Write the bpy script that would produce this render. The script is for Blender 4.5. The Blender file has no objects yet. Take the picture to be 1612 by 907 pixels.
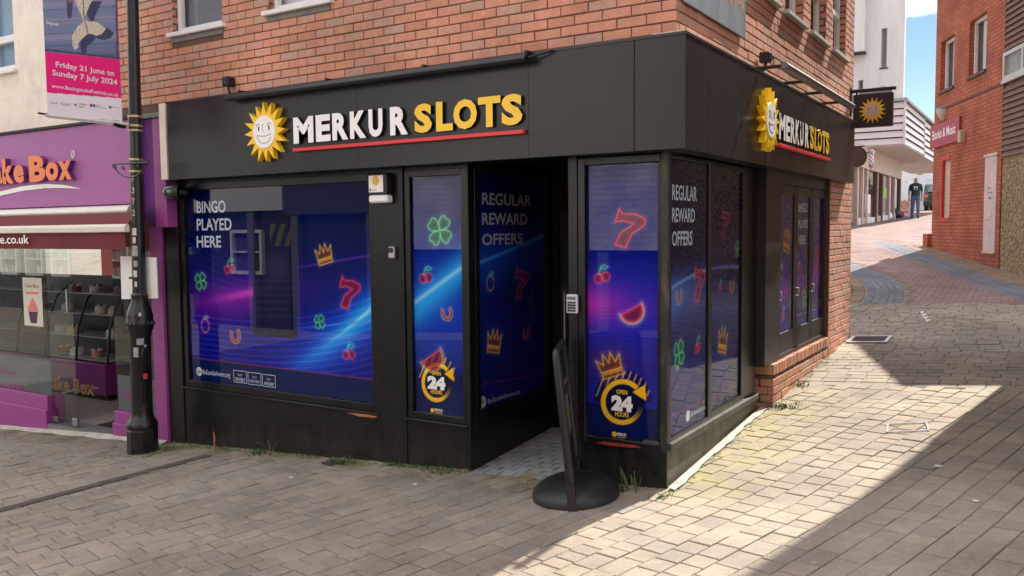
import bpy, bmesh, math, random
import numpy as np
from mathutils import Vector, Matrix
random.seed(7); rng = np.random.default_rng(7)
S = bpy.context.scene
COL = S.collection
R = math.radians
# ------------------------------------------------------------------ camera, world, sun, exposure
F_PX, YAW, PITCH, ROLL = 1339.1, .561822, .0687257, .0094
def cam_axes():
    cy, sy = math.cos(YAW), math.sin(YAW)
    f = np.array([-sy*math.cos(PITCH), cy*math.cos(PITCH), -math.sin(PITCH)])
    r = np.array([cy, sy, 0.]); d = np.cross(f, r)
    return np.array([r*math.cos(ROLL)+d*math.sin(ROLL), -r*math.sin(ROLL)+d*math.cos(ROLL), f])
AX = cam_axes()
CAM = np.array([2.269, -5.674, 1.88])
cd = bpy.data.cameras.new('camera'); camera = bpy.data.objects.new('camera', cd); COL.objects.link(camera)
cd.sensor_width = 36; cd.lens = F_PX/1612*36; cd.clip_start = .05; cd.clip_end = 3000
mw = Matrix.Identity(4)
for i in range(3):
    mw[i][0] = AX[0][i]; mw[i][1] = -AX[1][i]; mw[i][2] = -AX[2][i]; mw[i][3] = CAM[i]
camera.matrix_world = mw
S.camera = camera

SUN_AZ, SUN_EL = R(78), R(45.5)          # direction towards the sun: az measured from +X
sd = Vector((math.cos(SUN_AZ)*math.cos(SUN_EL), math.sin(SUN_AZ)*math.cos(SUN_EL), math.sin(SUN_EL)))
ld = bpy.data.lights.new('sun', 'SUN'); ld.energy = 2.9; ld.angle = R(.55); ld.color = (1, .94, .83)
sun = bpy.data.objects.new('sun', ld); COL.objects.link(sun)
sun.rotation_euler = (-sd).to_track_quat('-Z', 'Y').to_euler(); sun.location = (10, 30, 40)
W = bpy.data.worlds.new('World'); S.world = W; W.use_nodes = True
wn, wl = W.node_tree.nodes, W.node_tree.links
wn.clear()
sky = wn.new('ShaderNodeTexSky'); sky.sky_type = 'NISHITA'; sky.sun_disc = False
sky.sun_elevation = SUN_EL; sky.sun_rotation = R(90)-SUN_AZ; sky.air_density = 1.0; sky.dust_density = .0; sky.ozone_density = 2.5
tc = wn.new('ShaderNodeTexCoord'); mp = wn.new('ShaderNodeMapping'); mp.inputs['Scale'].default_value = (1, 1, 2.2)
mp.inputs['Location'].default_value = (3.1, 2.2, .8); mp.inputs['Rotation'].default_value = (0, 0, -.1)
nz = wn.new('ShaderNodeTexNoise'); nz.inputs['Scale'].default_value = 4.2; nz.inputs['Detail'].default_value = 9; nz.inputs['Roughness'].default_value = .58
cr = wn.new('ShaderNodeValToRGB'); cr.color_ramp.elements[0].position = .46; cr.color_ramp.elements[1].position = .56
mx = wn.new('ShaderNodeMixRGB'); cb = wn.new('ShaderNodeValToRGB'); cb.color_ramp.elements[0].color = (15, 15, 15.5, 1); cb.color_ramp.elements[1].color = (32, 30.5, 28, 1); cb.color_ramp.elements[0].position = .5; cb.color_ramp.elements[1].position = .72
bg = wn.new('ShaderNodeBackground'); bg.inputs[1].default_value = .05
wo = wn.new('ShaderNodeOutputWorld')
wl.new(tc.outputs['Generated'], mp.inputs[0]); wl.new(mp.outputs[0], nz.inputs[0]); wl.new(nz.outputs['Fac'], cr.inputs[0])
nz2 = wn.new('ShaderNodeTexNoise'); nz2.inputs['Scale'].default_value = 9; nz2.inputs['Detail'].default_value = 7; wl.new(mp.outputs[0], nz2.inputs[0]); wl.new(nz2.outputs['Fac'], cb.inputs[0]); wl.new(cb.outputs[0], mx.inputs[2])
hs = wn.new('ShaderNodeHueSaturation'); hs.inputs['Hue'].default_value = .515; hs.inputs['Saturation'].default_value = 1.1; hs.inputs['Value'].default_value = .80; wl.new(sky.outputs[0], hs.inputs['Color'])
wl.new(cr.outputs[0], mx.inputs[0]); wl.new(hs.outputs[0], mx.inputs[1]); wl.new(mx.outputs[0], bg.inputs[0]); wl.new(bg.outputs[0], wo.inputs[0])
S.view_settings.view_transform = 'Standard'; S.view_settings.look = 'None'; S.view_settings.gamma = 1
S.view_settings.use_curve_mapping = False
S.view_settings.exposure = 1.85

# ------------------------------------------------------------------ pixel helpers (photograph 1612 x 907 -> points on known planes)
def ray(x, y): return AX.T @ np.array([(x-806)/F_PX, (y-453.5)/F_PX, 1.])
def on(x, y, ax, v):
    d = ray(x, y); return CAM+d*((v-CAM[ax])/d[ax])
def PX(x, y, v): return on(x, y, 0, v)          # on plane x = v
def PY(x, y, v): return on(x, y, 1, v)          # on plane y = v
def dep(x, y, D):
    d = ray(x, y); return CAM+d*D               # d has unit depth
def proj(P):
    c = (np.asarray(P)-CAM) @ AX.T
    return 806+F_PX*c[..., 0]/c[..., 2], 453.5+F_PX*c[..., 1]/c[..., 2], c[..., 2]
_ys = np.array([-60, -9, 0, 5, 6.3, 9, 13, 17.5, 24, 34, 50, 90.]); _zs = np.array([-.3, -.18, 0, .345, .44, .67, 1.02, 1.40, 1.85, 2.17, 2.80, 3.4])
def gz(x, y):
    z = np.interp(y, _ys, _zs)
    w = np.interp(y, [5, 14], [1., 0.])
    return z + .066*np.clip(x, -16, 10)*w
def G(px, py):
    d = ray(px, py); t = np.concatenate([np.linspace(.5, 40, 4000), np.linspace(40, 160, 2000)])
    e = CAM[2]+d[2]*t-gz(CAM[0]+d[0]*t, CAM[1]+d[1]*t); i = int(np.argmax(e < 0))
    a, b = t[i-1], t[i]; tt = a+(b-a)*e[i-1]/(e[i-1]-e[i]); return CAM+d*tt

# ------------------------------------------------------------------ materials
def srgb(r, g, b):
    f = lambda c: (c/255/12.92 if c/255 <= .04045 else ((c/255+.055)/1.055)**2.4)
    return (f(r), f(g), f(b))
MATS = {}
def mat(name, col, rough=.6, metal=0., var=.12, scale=6., bump=0., bscale=40., coat=0., spec=.5, dirt=None, dirt_scale=2., dirt_amt=.5, emit=0., stretch=None):
    if name in MATS: return MATS[name]
    m = bpy.data.materials.new(name); m.use_nodes = True; MATS[name] = m
    n, l = m.node_tree.nodes, m.node_tree.links
    b = n['Principled BSDF']
    b.inputs['Roughness'].default_value = rough; b.inputs['Metallic'].default_value = metal
    b.inputs['Specular IOR Level'].default_value = spec; b.inputs['Coat Weight'].default_value = coat
    b.inputs['Coat Roughness'].default_value = .06
    t = n.new('ShaderNodeTexCoord'); src = t.outputs['Object']
    if stretch:
        mpn = n.new('ShaderNodeMapping'); mpn.inputs['Scale'].default_value = stretch; l.new(src, mpn.inputs[0]); src = mpn.outputs[0]
    last = None
    c4 = (*col, 1)
    if var > 0:
        z = n.new('ShaderNodeTexNoise'); z.inputs['Scale'].default_value = scale; z.inputs['Detail'].default_value = 6; z.inputs['Roughness'].default_value = .65
        l.new(src, z.inputs[0])
        r = n.new('ShaderNodeValToRGB'); r.color_ramp.elements[0].position = .3; r.color_ramp.elements[1].position = .7
        r.color_ramp.elements[0].color = (*[c*(1-var) for c in col], 1); r.color_ramp.elements[1].color = (*[min(1, c*(1+var)) for c in col], 1)
        l.new(z.outputs['Fac'], r.inputs[0]); last = r.outputs[0]
        rr = n.new('ShaderNodeMapRange'); rr.inputs[3].default_value = max(0, rough-.08); rr.inputs[4].default_value = min(1, rough+.1)
        l.new(z.outputs['Fac'], rr.inputs[0]); l.new(rr.outputs[0], b.inputs['Roughness'])
    if dirt:
        z = n.new('ShaderNodeTexNoise'); z.inputs['Scale'].default_value = dirt_scale; z.inputs['Detail'].default_value = 8; z.inputs['Roughness'].default_value = .7
        l.new(src, z.inputs[0])
        r = n.new('ShaderNodeValToRGB'); r.color_ramp.elements[0].position = .5; r.color_ramp.elements[1].position = .75
        r.color_ramp.elements[1].color = (dirt_amt,)*3+(1,)
        l.new(z.outputs['Fac'], r.inputs[0])
        k = n.new('ShaderNodeMixRGB'); k.inputs[1].default_value = c4; k.inputs[2].default_value = (*dirt, 1)
        if last: l.new(last, k.inputs[1])
        l.new(r.outputs[0], k.inputs[0]); last = k.outputs[0]
    if last: l.new(last, b.inputs['Base Color'])
    else: b.inputs['Base Color'].default_value = c4
    if bump > 0:
        z = n.new('ShaderNodeTexNoise'); z.inputs['Scale'].default_value = bscale; z.inputs['Detail'].default_value = 5
        l.new(src, z.inputs[0])
        bp = n.new('ShaderNodeBump'); bp.inputs['Strength'].default_value = bump; bp.inputs['Distance'].default_value = .01
        l.new(z.outputs['Fac'], bp.inputs['Height']); l.new(bp.outputs[0], b.inputs['Normal'])
    if emit: b.inputs['Emission Color'].default_value = c4; b.inputs['Emission Strength'].default_value = emit
    return m

def piece_mat(name, cols, rough=.85, per_island=True, bump=.35, bscale=60., patch=None, stains=None):
    """pieces (bricks, pavers): a colour per piece from a ramp, grain and optional stains with a shape of their own"""
    m = bpy.data.materials.new(name); m.use_nodes = True; MATS[name] = m
    n, l = m.node_tree.nodes, m.node_tree.links; b = n['Principled BSDF']
    b.inputs['Roughness'].default_value = rough; b.inputs['Specular IOR Level'].default_value = .25
    if per_island: rnd = n.new('ShaderNodeNewGeometry').outputs['Random Per Island']
    else: rnd = n.new('ShaderNodeObjectInfo').outputs['Random']
    r = n.new('ShaderNodeValToRGB'); r.color_ramp.interpolation = 'LINEAR'
    e = r.color_ramp.elements
    e[0].color = (*cols[0], 1); e[-1].color = (*cols[-1], 1)
    for i, c in enumerate(cols[1:-1], 1): e.new(i/(len(cols)-1)).color = (*c, 1)
    l.new(rnd, r.inputs[0])
    geo = n.new('ShaderNodeNewGeometry'); pos = geo.outputs['Position']
    z = n.new('ShaderNodeTexNoise'); z.inputs['Scale'].default_value = 9; z.inputs['Detail'].default_value = 7; z.inputs['Roughness'].default_value = .7
    l.new(pos, z.inputs[0])
    z2 = n.new('ShaderNodeTexNoise'); z2.inputs['Scale'].default_value = 180; z2.inputs['Detail'].default_value = 3; l.new(pos, z2.inputs[0])
    z3 = n.new('ShaderNodeTexNoise'); z3.inputs['Scale'].default_value = .9; z3.inputs['Detail'].default_value = 6; l.new(pos, z3.inputs[0])
    def mul(a, src, lo, hi, f0=.3, f1=.7):
        mr = n.new('ShaderNodeMapRange'); mr.inputs[1].default_value = f0; mr.inputs[2].default_value = f1; mr.inputs[3].default_value = lo; mr.inputs[4].default_value = hi
        l.new(src, mr.inputs[0])
        k = n.new('ShaderNodeMixRGB'); k.blend_type = 'MULTIPLY'; k.inputs[0].default_value = 1; l.new(a, k.inputs[1]); l.new(mr.outputs[0], k.inputs[2]); return k.outputs[0]
    out = mul(r.outputs[0], z.outputs['Fac'], .84, 1.12)
    out = mul(out, z2.outputs['Fac'], .72, 1.25)
    out = mul(out, z3.outputs['Fac'], .72, 1.18)
    if stains: out = stains(n, l, pos, out)
    l.new(out, b.inputs['Base Color'])
    bp = n.new('ShaderNodeBump'); bp.inputs['Strength'].default_value = bump; bp.inputs['Distance'].default_value = .006
    z4 = n.new('ShaderNodeTexNoise'); z4.inputs['Scale'].default_value = bscale; z4.inputs['Detail'].default_value = 8; z4.inputs['Roughness'].default_value = .75; l.new(pos, z4.inputs[0])
    l.new(z4.outputs['Fac'], bp.inputs['Height']); l.new(bp.outputs[0], b.inputs['Normal'])
    return m

def brick_tex_mat(name, c1, c2, mortar, scale_w=.225, scale_h=.075, rough=.85, axis='x', bump=.5, msize=.012):
    m = bpy.data.materials.new(name); m.use_nodes = True; MATS[name] = m
    n, l = m.node_tree.nodes, m.node_tree.links; b = n['Principled BSDF']; b.inputs['Roughness'].default_value = rough; b.inputs['Specular IOR Level'].default_value = .2
    t = n.new('ShaderNodeTexCoord'); s = n.new('ShaderNodeSeparateXYZ'); l.new(t.outputs['Object'], s.inputs[0])
    c = n.new('ShaderNodeCombineXYZ')
    if axis == 'xy':   # horizontal position along any wall: x + y
        a = n.new('ShaderNodeMath'); a.operation = 'ADD'; l.new(s.outputs[0], a.inputs[0]); l.new(s.outputs[1], a.inputs[1]); l.new(a.outputs[0], c.inputs[0]); l.new(s.outputs[2], c.inputs[1])
    elif axis == 'flat': l.new(s.outputs[0], c.inputs[0]); l.new(s.outputs[1], c.inputs[1])
    else:
        l.new(s.outputs[0 if axis == 'x' else 1], c.inputs[0]); l.new(s.outputs[2], c.inputs[1])
    k = n.new('ShaderNodeTexBrick'); k.inputs['Scale'].default_value = 1; k.inputs['Brick Width'].default_value = scale_w; k.inputs['Row Height'].default_value = scale_h
    k.inputs['Mortar Size'].default_value = msize; k.inputs['Color1'].default_value = (*c1, 1); k.inputs['Color2'].default_value = (*c2, 1); k.inputs['Mortar'].default_value = (*mortar, 1); k.inputs['Bias'].default_value = 0
    l.new(c.outputs[0], k.inputs[0])
    z = n.new('ShaderNodeTexNoise'); z.inputs['Scale'].default_value = 1.6; z.inputs['Detail'].default_value = 8; l.new(t.outputs['Object'], z.inputs[0])
    mr = n.new('ShaderNodeMapRange'); mr.inputs[1].default_value = .3; mr.inputs[2].default_value = .7; mr.inputs[3].default_value = .72; mr.inputs[4].default_value = 1.2; l.new(z.outputs['Fac'], mr.inputs[0])
    mm = n.new('ShaderNodeMixRGB'); mm.blend_type = 'MULTIPLY'; mm.inputs[0].default_value = 1; l.new(k.outputs['Color'], mm.inputs[1]); l.new(mr.outputs[0], mm.inputs[2]); l.new(mm.outputs[0], b.inputs['Base Color'])
    bp = n.new('ShaderNodeBump'); bp.invert = True; bp.inputs['Strength'].default_value = bump; bp.inputs['Distance'].default_value = .012; l.new(k.outputs['Fac'], bp.inputs['Height']); l.new(bp.outputs[0], b.inputs['Normal'])
    return m

def glass_mat(name, tint=(1, 1, 1), rough=.0, ior=1.5):
    m = bpy.data.materials.new(name); m.use_nodes = True; MATS[name] = m
    n, l = m.node_tree.nodes, m.node_tree.links; n.clear()
    tr = n.new('ShaderNodeBsdfTransparent'); tr.inputs[0].default_value = (*tint, 1)
    gl = n.new('ShaderNodeBsdfGlossy'); gl.inputs['Roughness'].default_value = rough
    fr = n.new('ShaderNodeFresnel'); fr.inputs[0].default_value = ior
    mxs = n.new('ShaderNodeMixShader'); o = n.new('ShaderNodeOutputMaterial')
    ge = n.new('ShaderNodeNewGeometry'); iv = n.new('ShaderNodeMath'); iv.operation = 'SUBTRACT'; iv.inputs[0].default_value = 1; l.new(ge.outputs['Backfacing'], iv.inputs[1])
    mu = n.new('ShaderNodeMath'); mu.operation = 'MULTIPLY'; l.new(fr.outputs[0], mu.inputs[0]); l.new(iv.outputs[0], mu.inputs[1])   # only the outer face of a pane mirrors
    l.new(mu.outputs[0], mxs.inputs[0]); l.new(tr.outputs[0], mxs.inputs[1]); l.new(gl.outputs[0], mxs.inputs[2]); l.new(mxs.outputs[0], o.inputs[0])
    return m

def print_mat(name='printed_vinyl', rough=.9, spec=.0):
    m = bpy.data.materials.new(name); m.use_nodes = True; MATS[name] = m
    n, l = m.node_tree.nodes, m.node_tree.links; b = n['Principled BSDF']
    a = n.new('ShaderNodeAttribute'); a.attribute_name = 'Col'; l.new(a.outputs['Color'], b.inputs['Base Color'])
    b.inputs['Roughness'].default_value = rough; b.inputs['Specular IOR Level'].default_value = spec
    return m

# ------------------------------------------------------------------ mesh builder and object tree
WT = {}
class MB:
    def __init__(s): s.v = []; s.f = []; s.m = []; s.cur = 0
    def poly(s, pts):
        i = len(s.v); s.v += [tuple(p) for p in pts]; s.f.append(tuple(range(i, i+len(pts)))); s.m.append(s.cur)
    def box(s, x0, x1, y0, y1, z0, z1):
        x0, x1 = min(x0, x1), max(x0, x1); y0, y1 = min(y0, y1), max(y0, y1); z0, z1 = min(z0, z1), max(z0, z1)
        i = len(s.v)
        s.v += [(x0, y0, z0), (x1, y0, z0), (x1, y1, z0), (x0, y1, z0), (x0, y0, z1), (x1, y0, z1), (x1, y1, z1), (x0, y1, z1)]
        s.f += [tuple(i+k for k in q) for q in ((3, 2, 1, 0), (4, 5, 6, 7), (0, 1, 5, 4), (1, 2, 6, 5), (2, 3, 7, 6), (3, 0, 4, 7))]; s.m += [s.cur]*6
        return s
    def obox(s, c, ux, uy, uz, hx, hy, hz):
        c, ux, uy, uz = map(np.array, (c, ux, uy, uz)); i = len(s.v)
        for sz in (-1, 1):
            for sx, sy in ((-1, -1), (1, -1), (1, 1), (-1, 1)): s.v.append(tuple(c+ux*hx*sx+uy*hy*sy+uz*hz*sz))
        s.f += [tuple(i+k for k in q) for q in ((3, 2, 1, 0), (4, 5, 6, 7), (0, 1, 5, 4), (1, 2, 6, 5), (2, 3, 7, 6), (3, 0, 4, 7))]; s.m += [s.cur]*6
        return s
    def prism(s, pts, off):
        """extrude a planar 3-D outline by a vector"""
        off = np.array(off, float); a = [np.array(p, float) for p in pts]; n = len(a); i = len(s.v)
        s.v += [tuple(p) for p in a]+[tuple(p+off) for p in a]
        s.f.append(tuple(range(i+n-1, i-1, -1))); s.f.append(tuple(range(i+n, i+2*n)))
        for k in range(n): s.f.append((i+k, i+(k+1) % n, i+n+(k+1) % n, i+n+k))
        s.m += [s.cur]*(n+2); return s
    def lathe(s, cx, cy, prof, n=20, ph=0., sx=1., sy=1.):
        i = len(s.v)
        for r, z in prof:
            for k in range(n):
                a = ph+2*math.pi*k/n; s.v.append((cx+r*sx*math.cos(a), cy+r*sy*math.sin(a), z))
        for j in range(len(prof)-1):
            for k in range(n):
                s.f.append((i+j*n+k, i+j*n+(k+1) % n, i+(j+1)*n+(k+1) % n, i+(j+1)*n+k)); s.m.append(s.cur)
        s.f.append(tuple(i+k for k in range(n-1, -1, -1))); s.f.append(tuple(i+(len(prof)-1)*n+k for k in range(n))); s.m += [s.cur]*2
        return s
    def tube(s, pts, r, n=8, closed=False):
        P = [np.array(p, float) for p in pts]; N = len(P); rs = r if hasattr(r, '__len__') else [r]*N
        base = len(s.v); up = None
        for j in range(N):
            t = P[(j+1) % N]-P[j-1] if closed or 0 < j < N-1 else (P[1]-P[0] if j == 0 else P[-1]-P[-2])
            t = t/(np.linalg.norm(t)+1e-9)
            if up is None:
                up = np.array([0, 0, 1.]) if abs(t[2]) < .9 else np.array([1., 0, 0])
            a = np.cross(t, up); a /= np.linalg.norm(a)+1e-9; b = np.cross(a, t); up = b
            for k in range(n):
                g = 2*math.pi*k/n; s.v.append(tuple(P[j]+rs[j]*(a*math.cos(g)+b*math.sin(g))))
        for j in range(N if closed else N-1):
            for k in range(n):
                j2 = (j+1) % N
                s.f.append((base+j*n+k, base+j*n+(k+1) % n, base+j2*n+(k+1) % n, base+j2*n+k)); s.m.append(s.cur)
        if not closed:
            s.f.append(tuple(base+k for k in range(n-1, -1, -1))); s.f.append(tuple(base+(N-1)*n+k for k in range(n))); s.m += [s.cur]*2
        return s
    def mesh(s, name, bevel=0., smooth=False, seg=1):
        me = bpy.data.meshes.new(name); me.from_pydata(s.v, [], s.f)
        me.polygons.foreach_set('material_index', s.m)
        bm = bmesh.new(); bm.from_mesh(me)
        bmesh.ops.recalc_face_normals(bm, faces=bm.faces)
        if bevel:
            ed = [e for e in bm.edges if len(e.link_faces) == 2 and e.calc_face_angle(0) > .6]
            bmesh.ops.bevel(bm, geom=ed, offset=bevel, segments=seg, affect='EDGES', clamp_overlap=True)
        bm.to_mesh(me); bm.free()
        if smooth:
            me.polygons.foreach_set('use_smooth', [True]*len(me.polygons))
            try: me.set_sharp_from_angle(angle=R(38))
            except Exception: pass
        me.update(); return me
    def build(s, name, m, parent=None, bevel=0., smooth=False, seg=1, **k):
        return link(name, s.mesh(name, bevel, smooth, seg), m, parent, **k)
def tags(o, label=None, cat=None, group=None, kind=None):
    for k, v in (('label', label), ('category', cat), ('group', group), ('kind', kind)):
        if v: o[k] = v
    return o
def link(name, me, m=None, parent=None, **k):
    o = bpy.data.objects.new(name, me); COL.objects.link(o)
    for mm in (m if isinstance(m, (list, tuple)) else [m]):
        if mm is not None and len(me.materials) < 8: me.materials.append(mm)
    WT[o.name] = Vector((0, 0, 0))
    if parent is not None:
        o.parent = parent; o.location = -WT[parent.name]
    return tags(o, **k)
def thing(name, label, cat, loc=(0, 0, 0), group=None):
    o = bpy.data.objects.new(name, None); COL.objects.link(o); o.location = loc; o.empty_display_size = .2
    WT[o.name] = Vector(loc); return tags(o, label, cat, group)
def box(name, m, parent, x0, x1, y0, y1, z0, z1, bevel=0., **k):
    return MB().box(x0, x1, y0, y1, z0, z1).build(name, m, parent, bevel, **k)

# ------------------------------------------------------------------ lettering (built-in font, turned into mesh)
_tc = {}
def glyphs(text, offset=0., spacing=1.):
    key = (text, offset, spacing)
    if key in _tc: return _tc[key]
    c = bpy.data.curves.new('t', 'FONT'); c.body = text; c.size = 1; c.offset = offset; c.space_character = spacing; c.resolution_u = 3; c.fill_mode = 'BOTH'
    o = bpy.data.objects.new('t', c); COL.objects.link(o)
    me = bpy.data.meshes.new_from_object(o.evaluated_get(bpy.context.evaluated_depsgraph_get()))
    v = np.array([p.co[:2] for p in me.vertices]); f = [tuple(p.vertices) for p in me.polygons]
    bpy.data.objects.remove(o); bpy.data.curves.remove(c); bpy.data.meshes.remove(me)
    lo, hi = v.min(0), v.max(0)
    _tc[key] = ((v-lo)/(hi-lo), f, (hi-lo)); return _tc[key]
def lettering(name, text, org, uvec, vvec, w, h, m, parent, depth=0., offset=0., spacing=1., nvec=None, side_m=None, **k):
    """text filling a w x h rectangle whose lower-left corner is org, optionally thick along nvec (outwards)"""
    v, f, _ = glyphs(text, offset, spacing)
    org, uvec, vvec = (np.array(a, float) for a in (org, uvec, vvec))
    P = org+v[:, :1]*w*uvec+v[:, 1:2]*h*vvec
    me = bpy.data.meshes.new(name); me.from_pydata(P.tolist(), [], f)
    bm = bmesh.new(); bm.from_mesh(me); bmesh.ops.remove_doubles(bm, verts=bm.verts, dist=1e-5)
    if depth:
        nv = np.array(nvec if nvec is not None else np.cross(uvec, vvec), float)
        r = bmesh.ops.extrude_face_region(bm, geom=list(bm.faces))
        bmesh.ops.translate(bm, verts=[g for g in r['geom'] if isinstance(g, bmesh.types.BMVert)], vec=Vector(nv*depth))
    bmesh.ops.recalc_face_normals(bm, faces=bm.faces)
    if depth and side_m:
        for f_ in bm.faces:
            f_.normal_update()
            if abs(f_.normal.dot(Vector(nv))) < .5: f_.material_index = 1
    bm.to_mesh(me); bm.free()
    return link(name, me, [m, side_m] if side_m else m, parent, **k)

# ------------------------------------------------------------------ printed sheets: colours evaluated on a fine grid and kept with the mesh
def seg_dist(P, poly, closed=False):
    d = np.full(P.shape[:-1], 9.)
    pts = list(poly)+([poly[0]] if closed else [])
    for a, b in zip(pts[:-1], pts[1:]):
        a, b = np.array(a, float), np.array(b, float); ab = b-a
        t = np.clip(((P-a) @ ab)/(ab @ ab+1e-12), 0, 1)
        d = np.minimum(d, np.linalg.norm(P-a-t[..., None]*ab, axis=-1))
    return d
def inside(P, poly):
    x, y = P[..., 0], P[..., 1]; r = np.zeros(x.shape, bool); n = len(poly)
    for i in range(n):
        (x0, y0), (x1, y1) = poly[i], poly[(i+1) % n]
        c = ((y0 > y) != (y1 > y)) & (x < (x1-x0)*(y-y0)/((y1-y0) if y1 != y0 else 1e-9)+x0); r ^= c
    return r
def rot(pts, a): c, s = math.cos(a), math.sin(a); return [(x*c-y*s, x*s+y*c) for x, y in pts]
def circ(cx, cy, r, a0=0, a1=360, n=22, ry=None): return [(cx+r*math.cos(R(a0+(a1-a0)*i/n)), cy+(ry or r)*math.sin(R(a0+(a1-a0)*i/n))) for i in range(n+1)]
YEL, RED, GRN, ORG = (250, 200, 60), (255, 70, 70), (90, 240, 110), (250, 150, 60)
def _clover():
    p = []
    for i in range(96):
        t = 2*math.pi*i/96; q = (t % (math.pi/2))-math.pi/4
        r = .53*abs(math.sin(2*t))**.42*(1-.16*math.exp(-(q/.2)**2))
        p.append((r*math.cos(t), r*math.sin(t)))
    return p
ICONS = {   # strokes: (polyline, closed, colour), fills: (polygon, colour)
 'crown': ([([(-.42, -.2), (-.5, .3), (-.26, .06), (-.16, .45), (0, .08), (.16, .45), (.26, .06), (.5, .3), (.42, -.2)], True, YEL), ([(-.42, -.28), (.42, -.28), (.42, -.44), (-.42, -.44)], True, YEL)], [([(-.42, -.44), (-.5, .3), (-.26, .06), (-.16, .45), (0, .08), (.16, .45), (.26, .06), (.5, .3), (.42, -.44)], (90, 40, 30))]),
 'seven': ([([(-.36, .5), (-.24, .38), (.1, .42), (.42, .34), (.44, .18), (.1, -.12), (-.02, -.5), (-.34, -.46), (-.22, -.12), (.12, .16), (-.2, .2), (-.42, .14)], True, RED)], [([(-.36, .5), (-.24, .38), (.1, .42), (.42, .34), (.44, .18), (.1, -.12), (-.02, -.5), (-.34, -.46), (-.22, -.12), (.12, .16), (-.2, .2), (-.42, .14)], (110, 20, 50))]),
 'clover': ([(_clover(), True, (130, 240, 120))], [(_clover(), (10, 90, 70))]),
 'cherry': ([(circ(-.2, -.2, .24), False, RED), (circ(.22, -.14, .24), False, RED), ([(-.15, .02), (-.05, .3), (.02, .45)], False, GRN), ([(.02, .3), (.2, .48), (.42, .36), (.2, .26), (.02, .3)], False, GRN)], [(circ(-.2, -.2, .24), (110, 20, 60)), (circ(.22, -.14, .24), (110, 20, 60))]),
 'apple': ([(circ(0, -.1, .34, ry=.4), False, ORG), ([(-.1, .32), (.05, .5), (.3, .42), (.1, .3), (-.1, .32)], False, GRN)], []),
 'shoe': ([(circ(0, -.1, .36, 140, 400, ry=.4)+circ(0, -.1, .2, 400, 140, ry=.24), True, ORG)], [(circ(0, -.1, .36, 140, 400, ry=.4)+circ(0, -.1, .2, 400, 140, ry=.24), (110, 55, 40))]),
 'melon': ([(circ(0, 0, .48, 150, 340), True, (250, 90, 90)), (circ(0, 0, .54, 145, 345), False, (170, 210, 90))], [(circ(0, 0, .48, 150, 340), (120, 25, 50))]),
}
PRINT_GAIN = .95
def lin(c):
    c = np.clip(np.asarray(c, float)/255, 0, 1); return np.where(c <= .04045, c/12.92, ((c+.055)/1.055)**2.4)
def sheet(name, ax, v, u0, u1, z0, z1, step, colour, m, parent, icons=(), gain=None, thick=0., shape=None, **k):
    """printed sheet on plane x=v or y=v; colour(px, py, U, Z) returns sRGB 0..255; icons are (kind, px, py, height px, tilt, strength)"""
    nu, nv = max(2, int(abs(u1-u0)/step)), max(2, int((z1-z0)/step))
    U, Z = np.meshgrid(np.linspace(u0, u1, nu+1), np.linspace(z0, z1, nv+1))
    P = np.zeros(U.shape+(3,)); P[..., ax] = v; P[..., 1-ax] = U; P[..., 2] = Z
    px, py, _ = proj(P); C = colour(px, py, U, Z).astype(float)
    for kind, cx, cy, hp, tilt, a in icons:
        c0, t0, b0 = on(cx, cy, ax, v), on(cx, cy-hp/2, ax, v), on(cx, cy+hp/2, ax, v)
        h = (t0[2]-b0[2])*.88
        Q = np.stack([U-c0[1-ax], Z-c0[2]], -1)/h
        Q = Q @ np.array([[math.cos(tilt), -math.sin(tilt)], [math.sin(tilt), math.cos(tilt)]])
        st, fl = ICONS[kind]
        for poly, col in fl:
            k_ = inside(Q, poly)[..., None]*(.75*a); C = C*(1-k_)+np.array(col)*k_
        for poly, cl, col in st:
            d = seg_dist(Q, poly, cl)[..., None]
            C = C+np.array(col)*np.exp(-(d/.12)**2)*.20*a
            k_ = np.clip((.019-d)/.014+.5, 0, 1)*a*.8; C = C*(1-k_)+np.array(col)*k_
    C = lin(C)*(gain if gain is not None else PRINT_GAIN)
    n = (nu+1)*(nv+1); I = np.arange(n).reshape(nv+1, nu+1)
    q = np.stack([I[:-1, :-1], I[:-1, 1:], I[1:, 1:], I[1:, :-1]], -1).reshape(-1, 4)
    if ax == 0 and False: q = q[:, ::-1]
    me = bpy.data.meshes.new(name); me.vertices.add(n); me.vertices.foreach_set('co', P.reshape(-1))
    me.loops.add(len(q)*4); me.loops.foreach_set('vertex_index', q.reshape(-1)); me.polygons.add(len(q)); me.polygons.foreach_set('loop_start', np.arange(len(q))*4)
    me.update(calc_edges=True)
    at = me.color_attributes.new('Col', 'FLOAT_COLOR', 'POINT'); at.data.foreach_set('color', np.concatenate([C.reshape(-1, 3), np.ones((n, 1))], 1).reshape(-1).astype(np.float32))
    return link(name, me, m, parent, **k)

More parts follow.
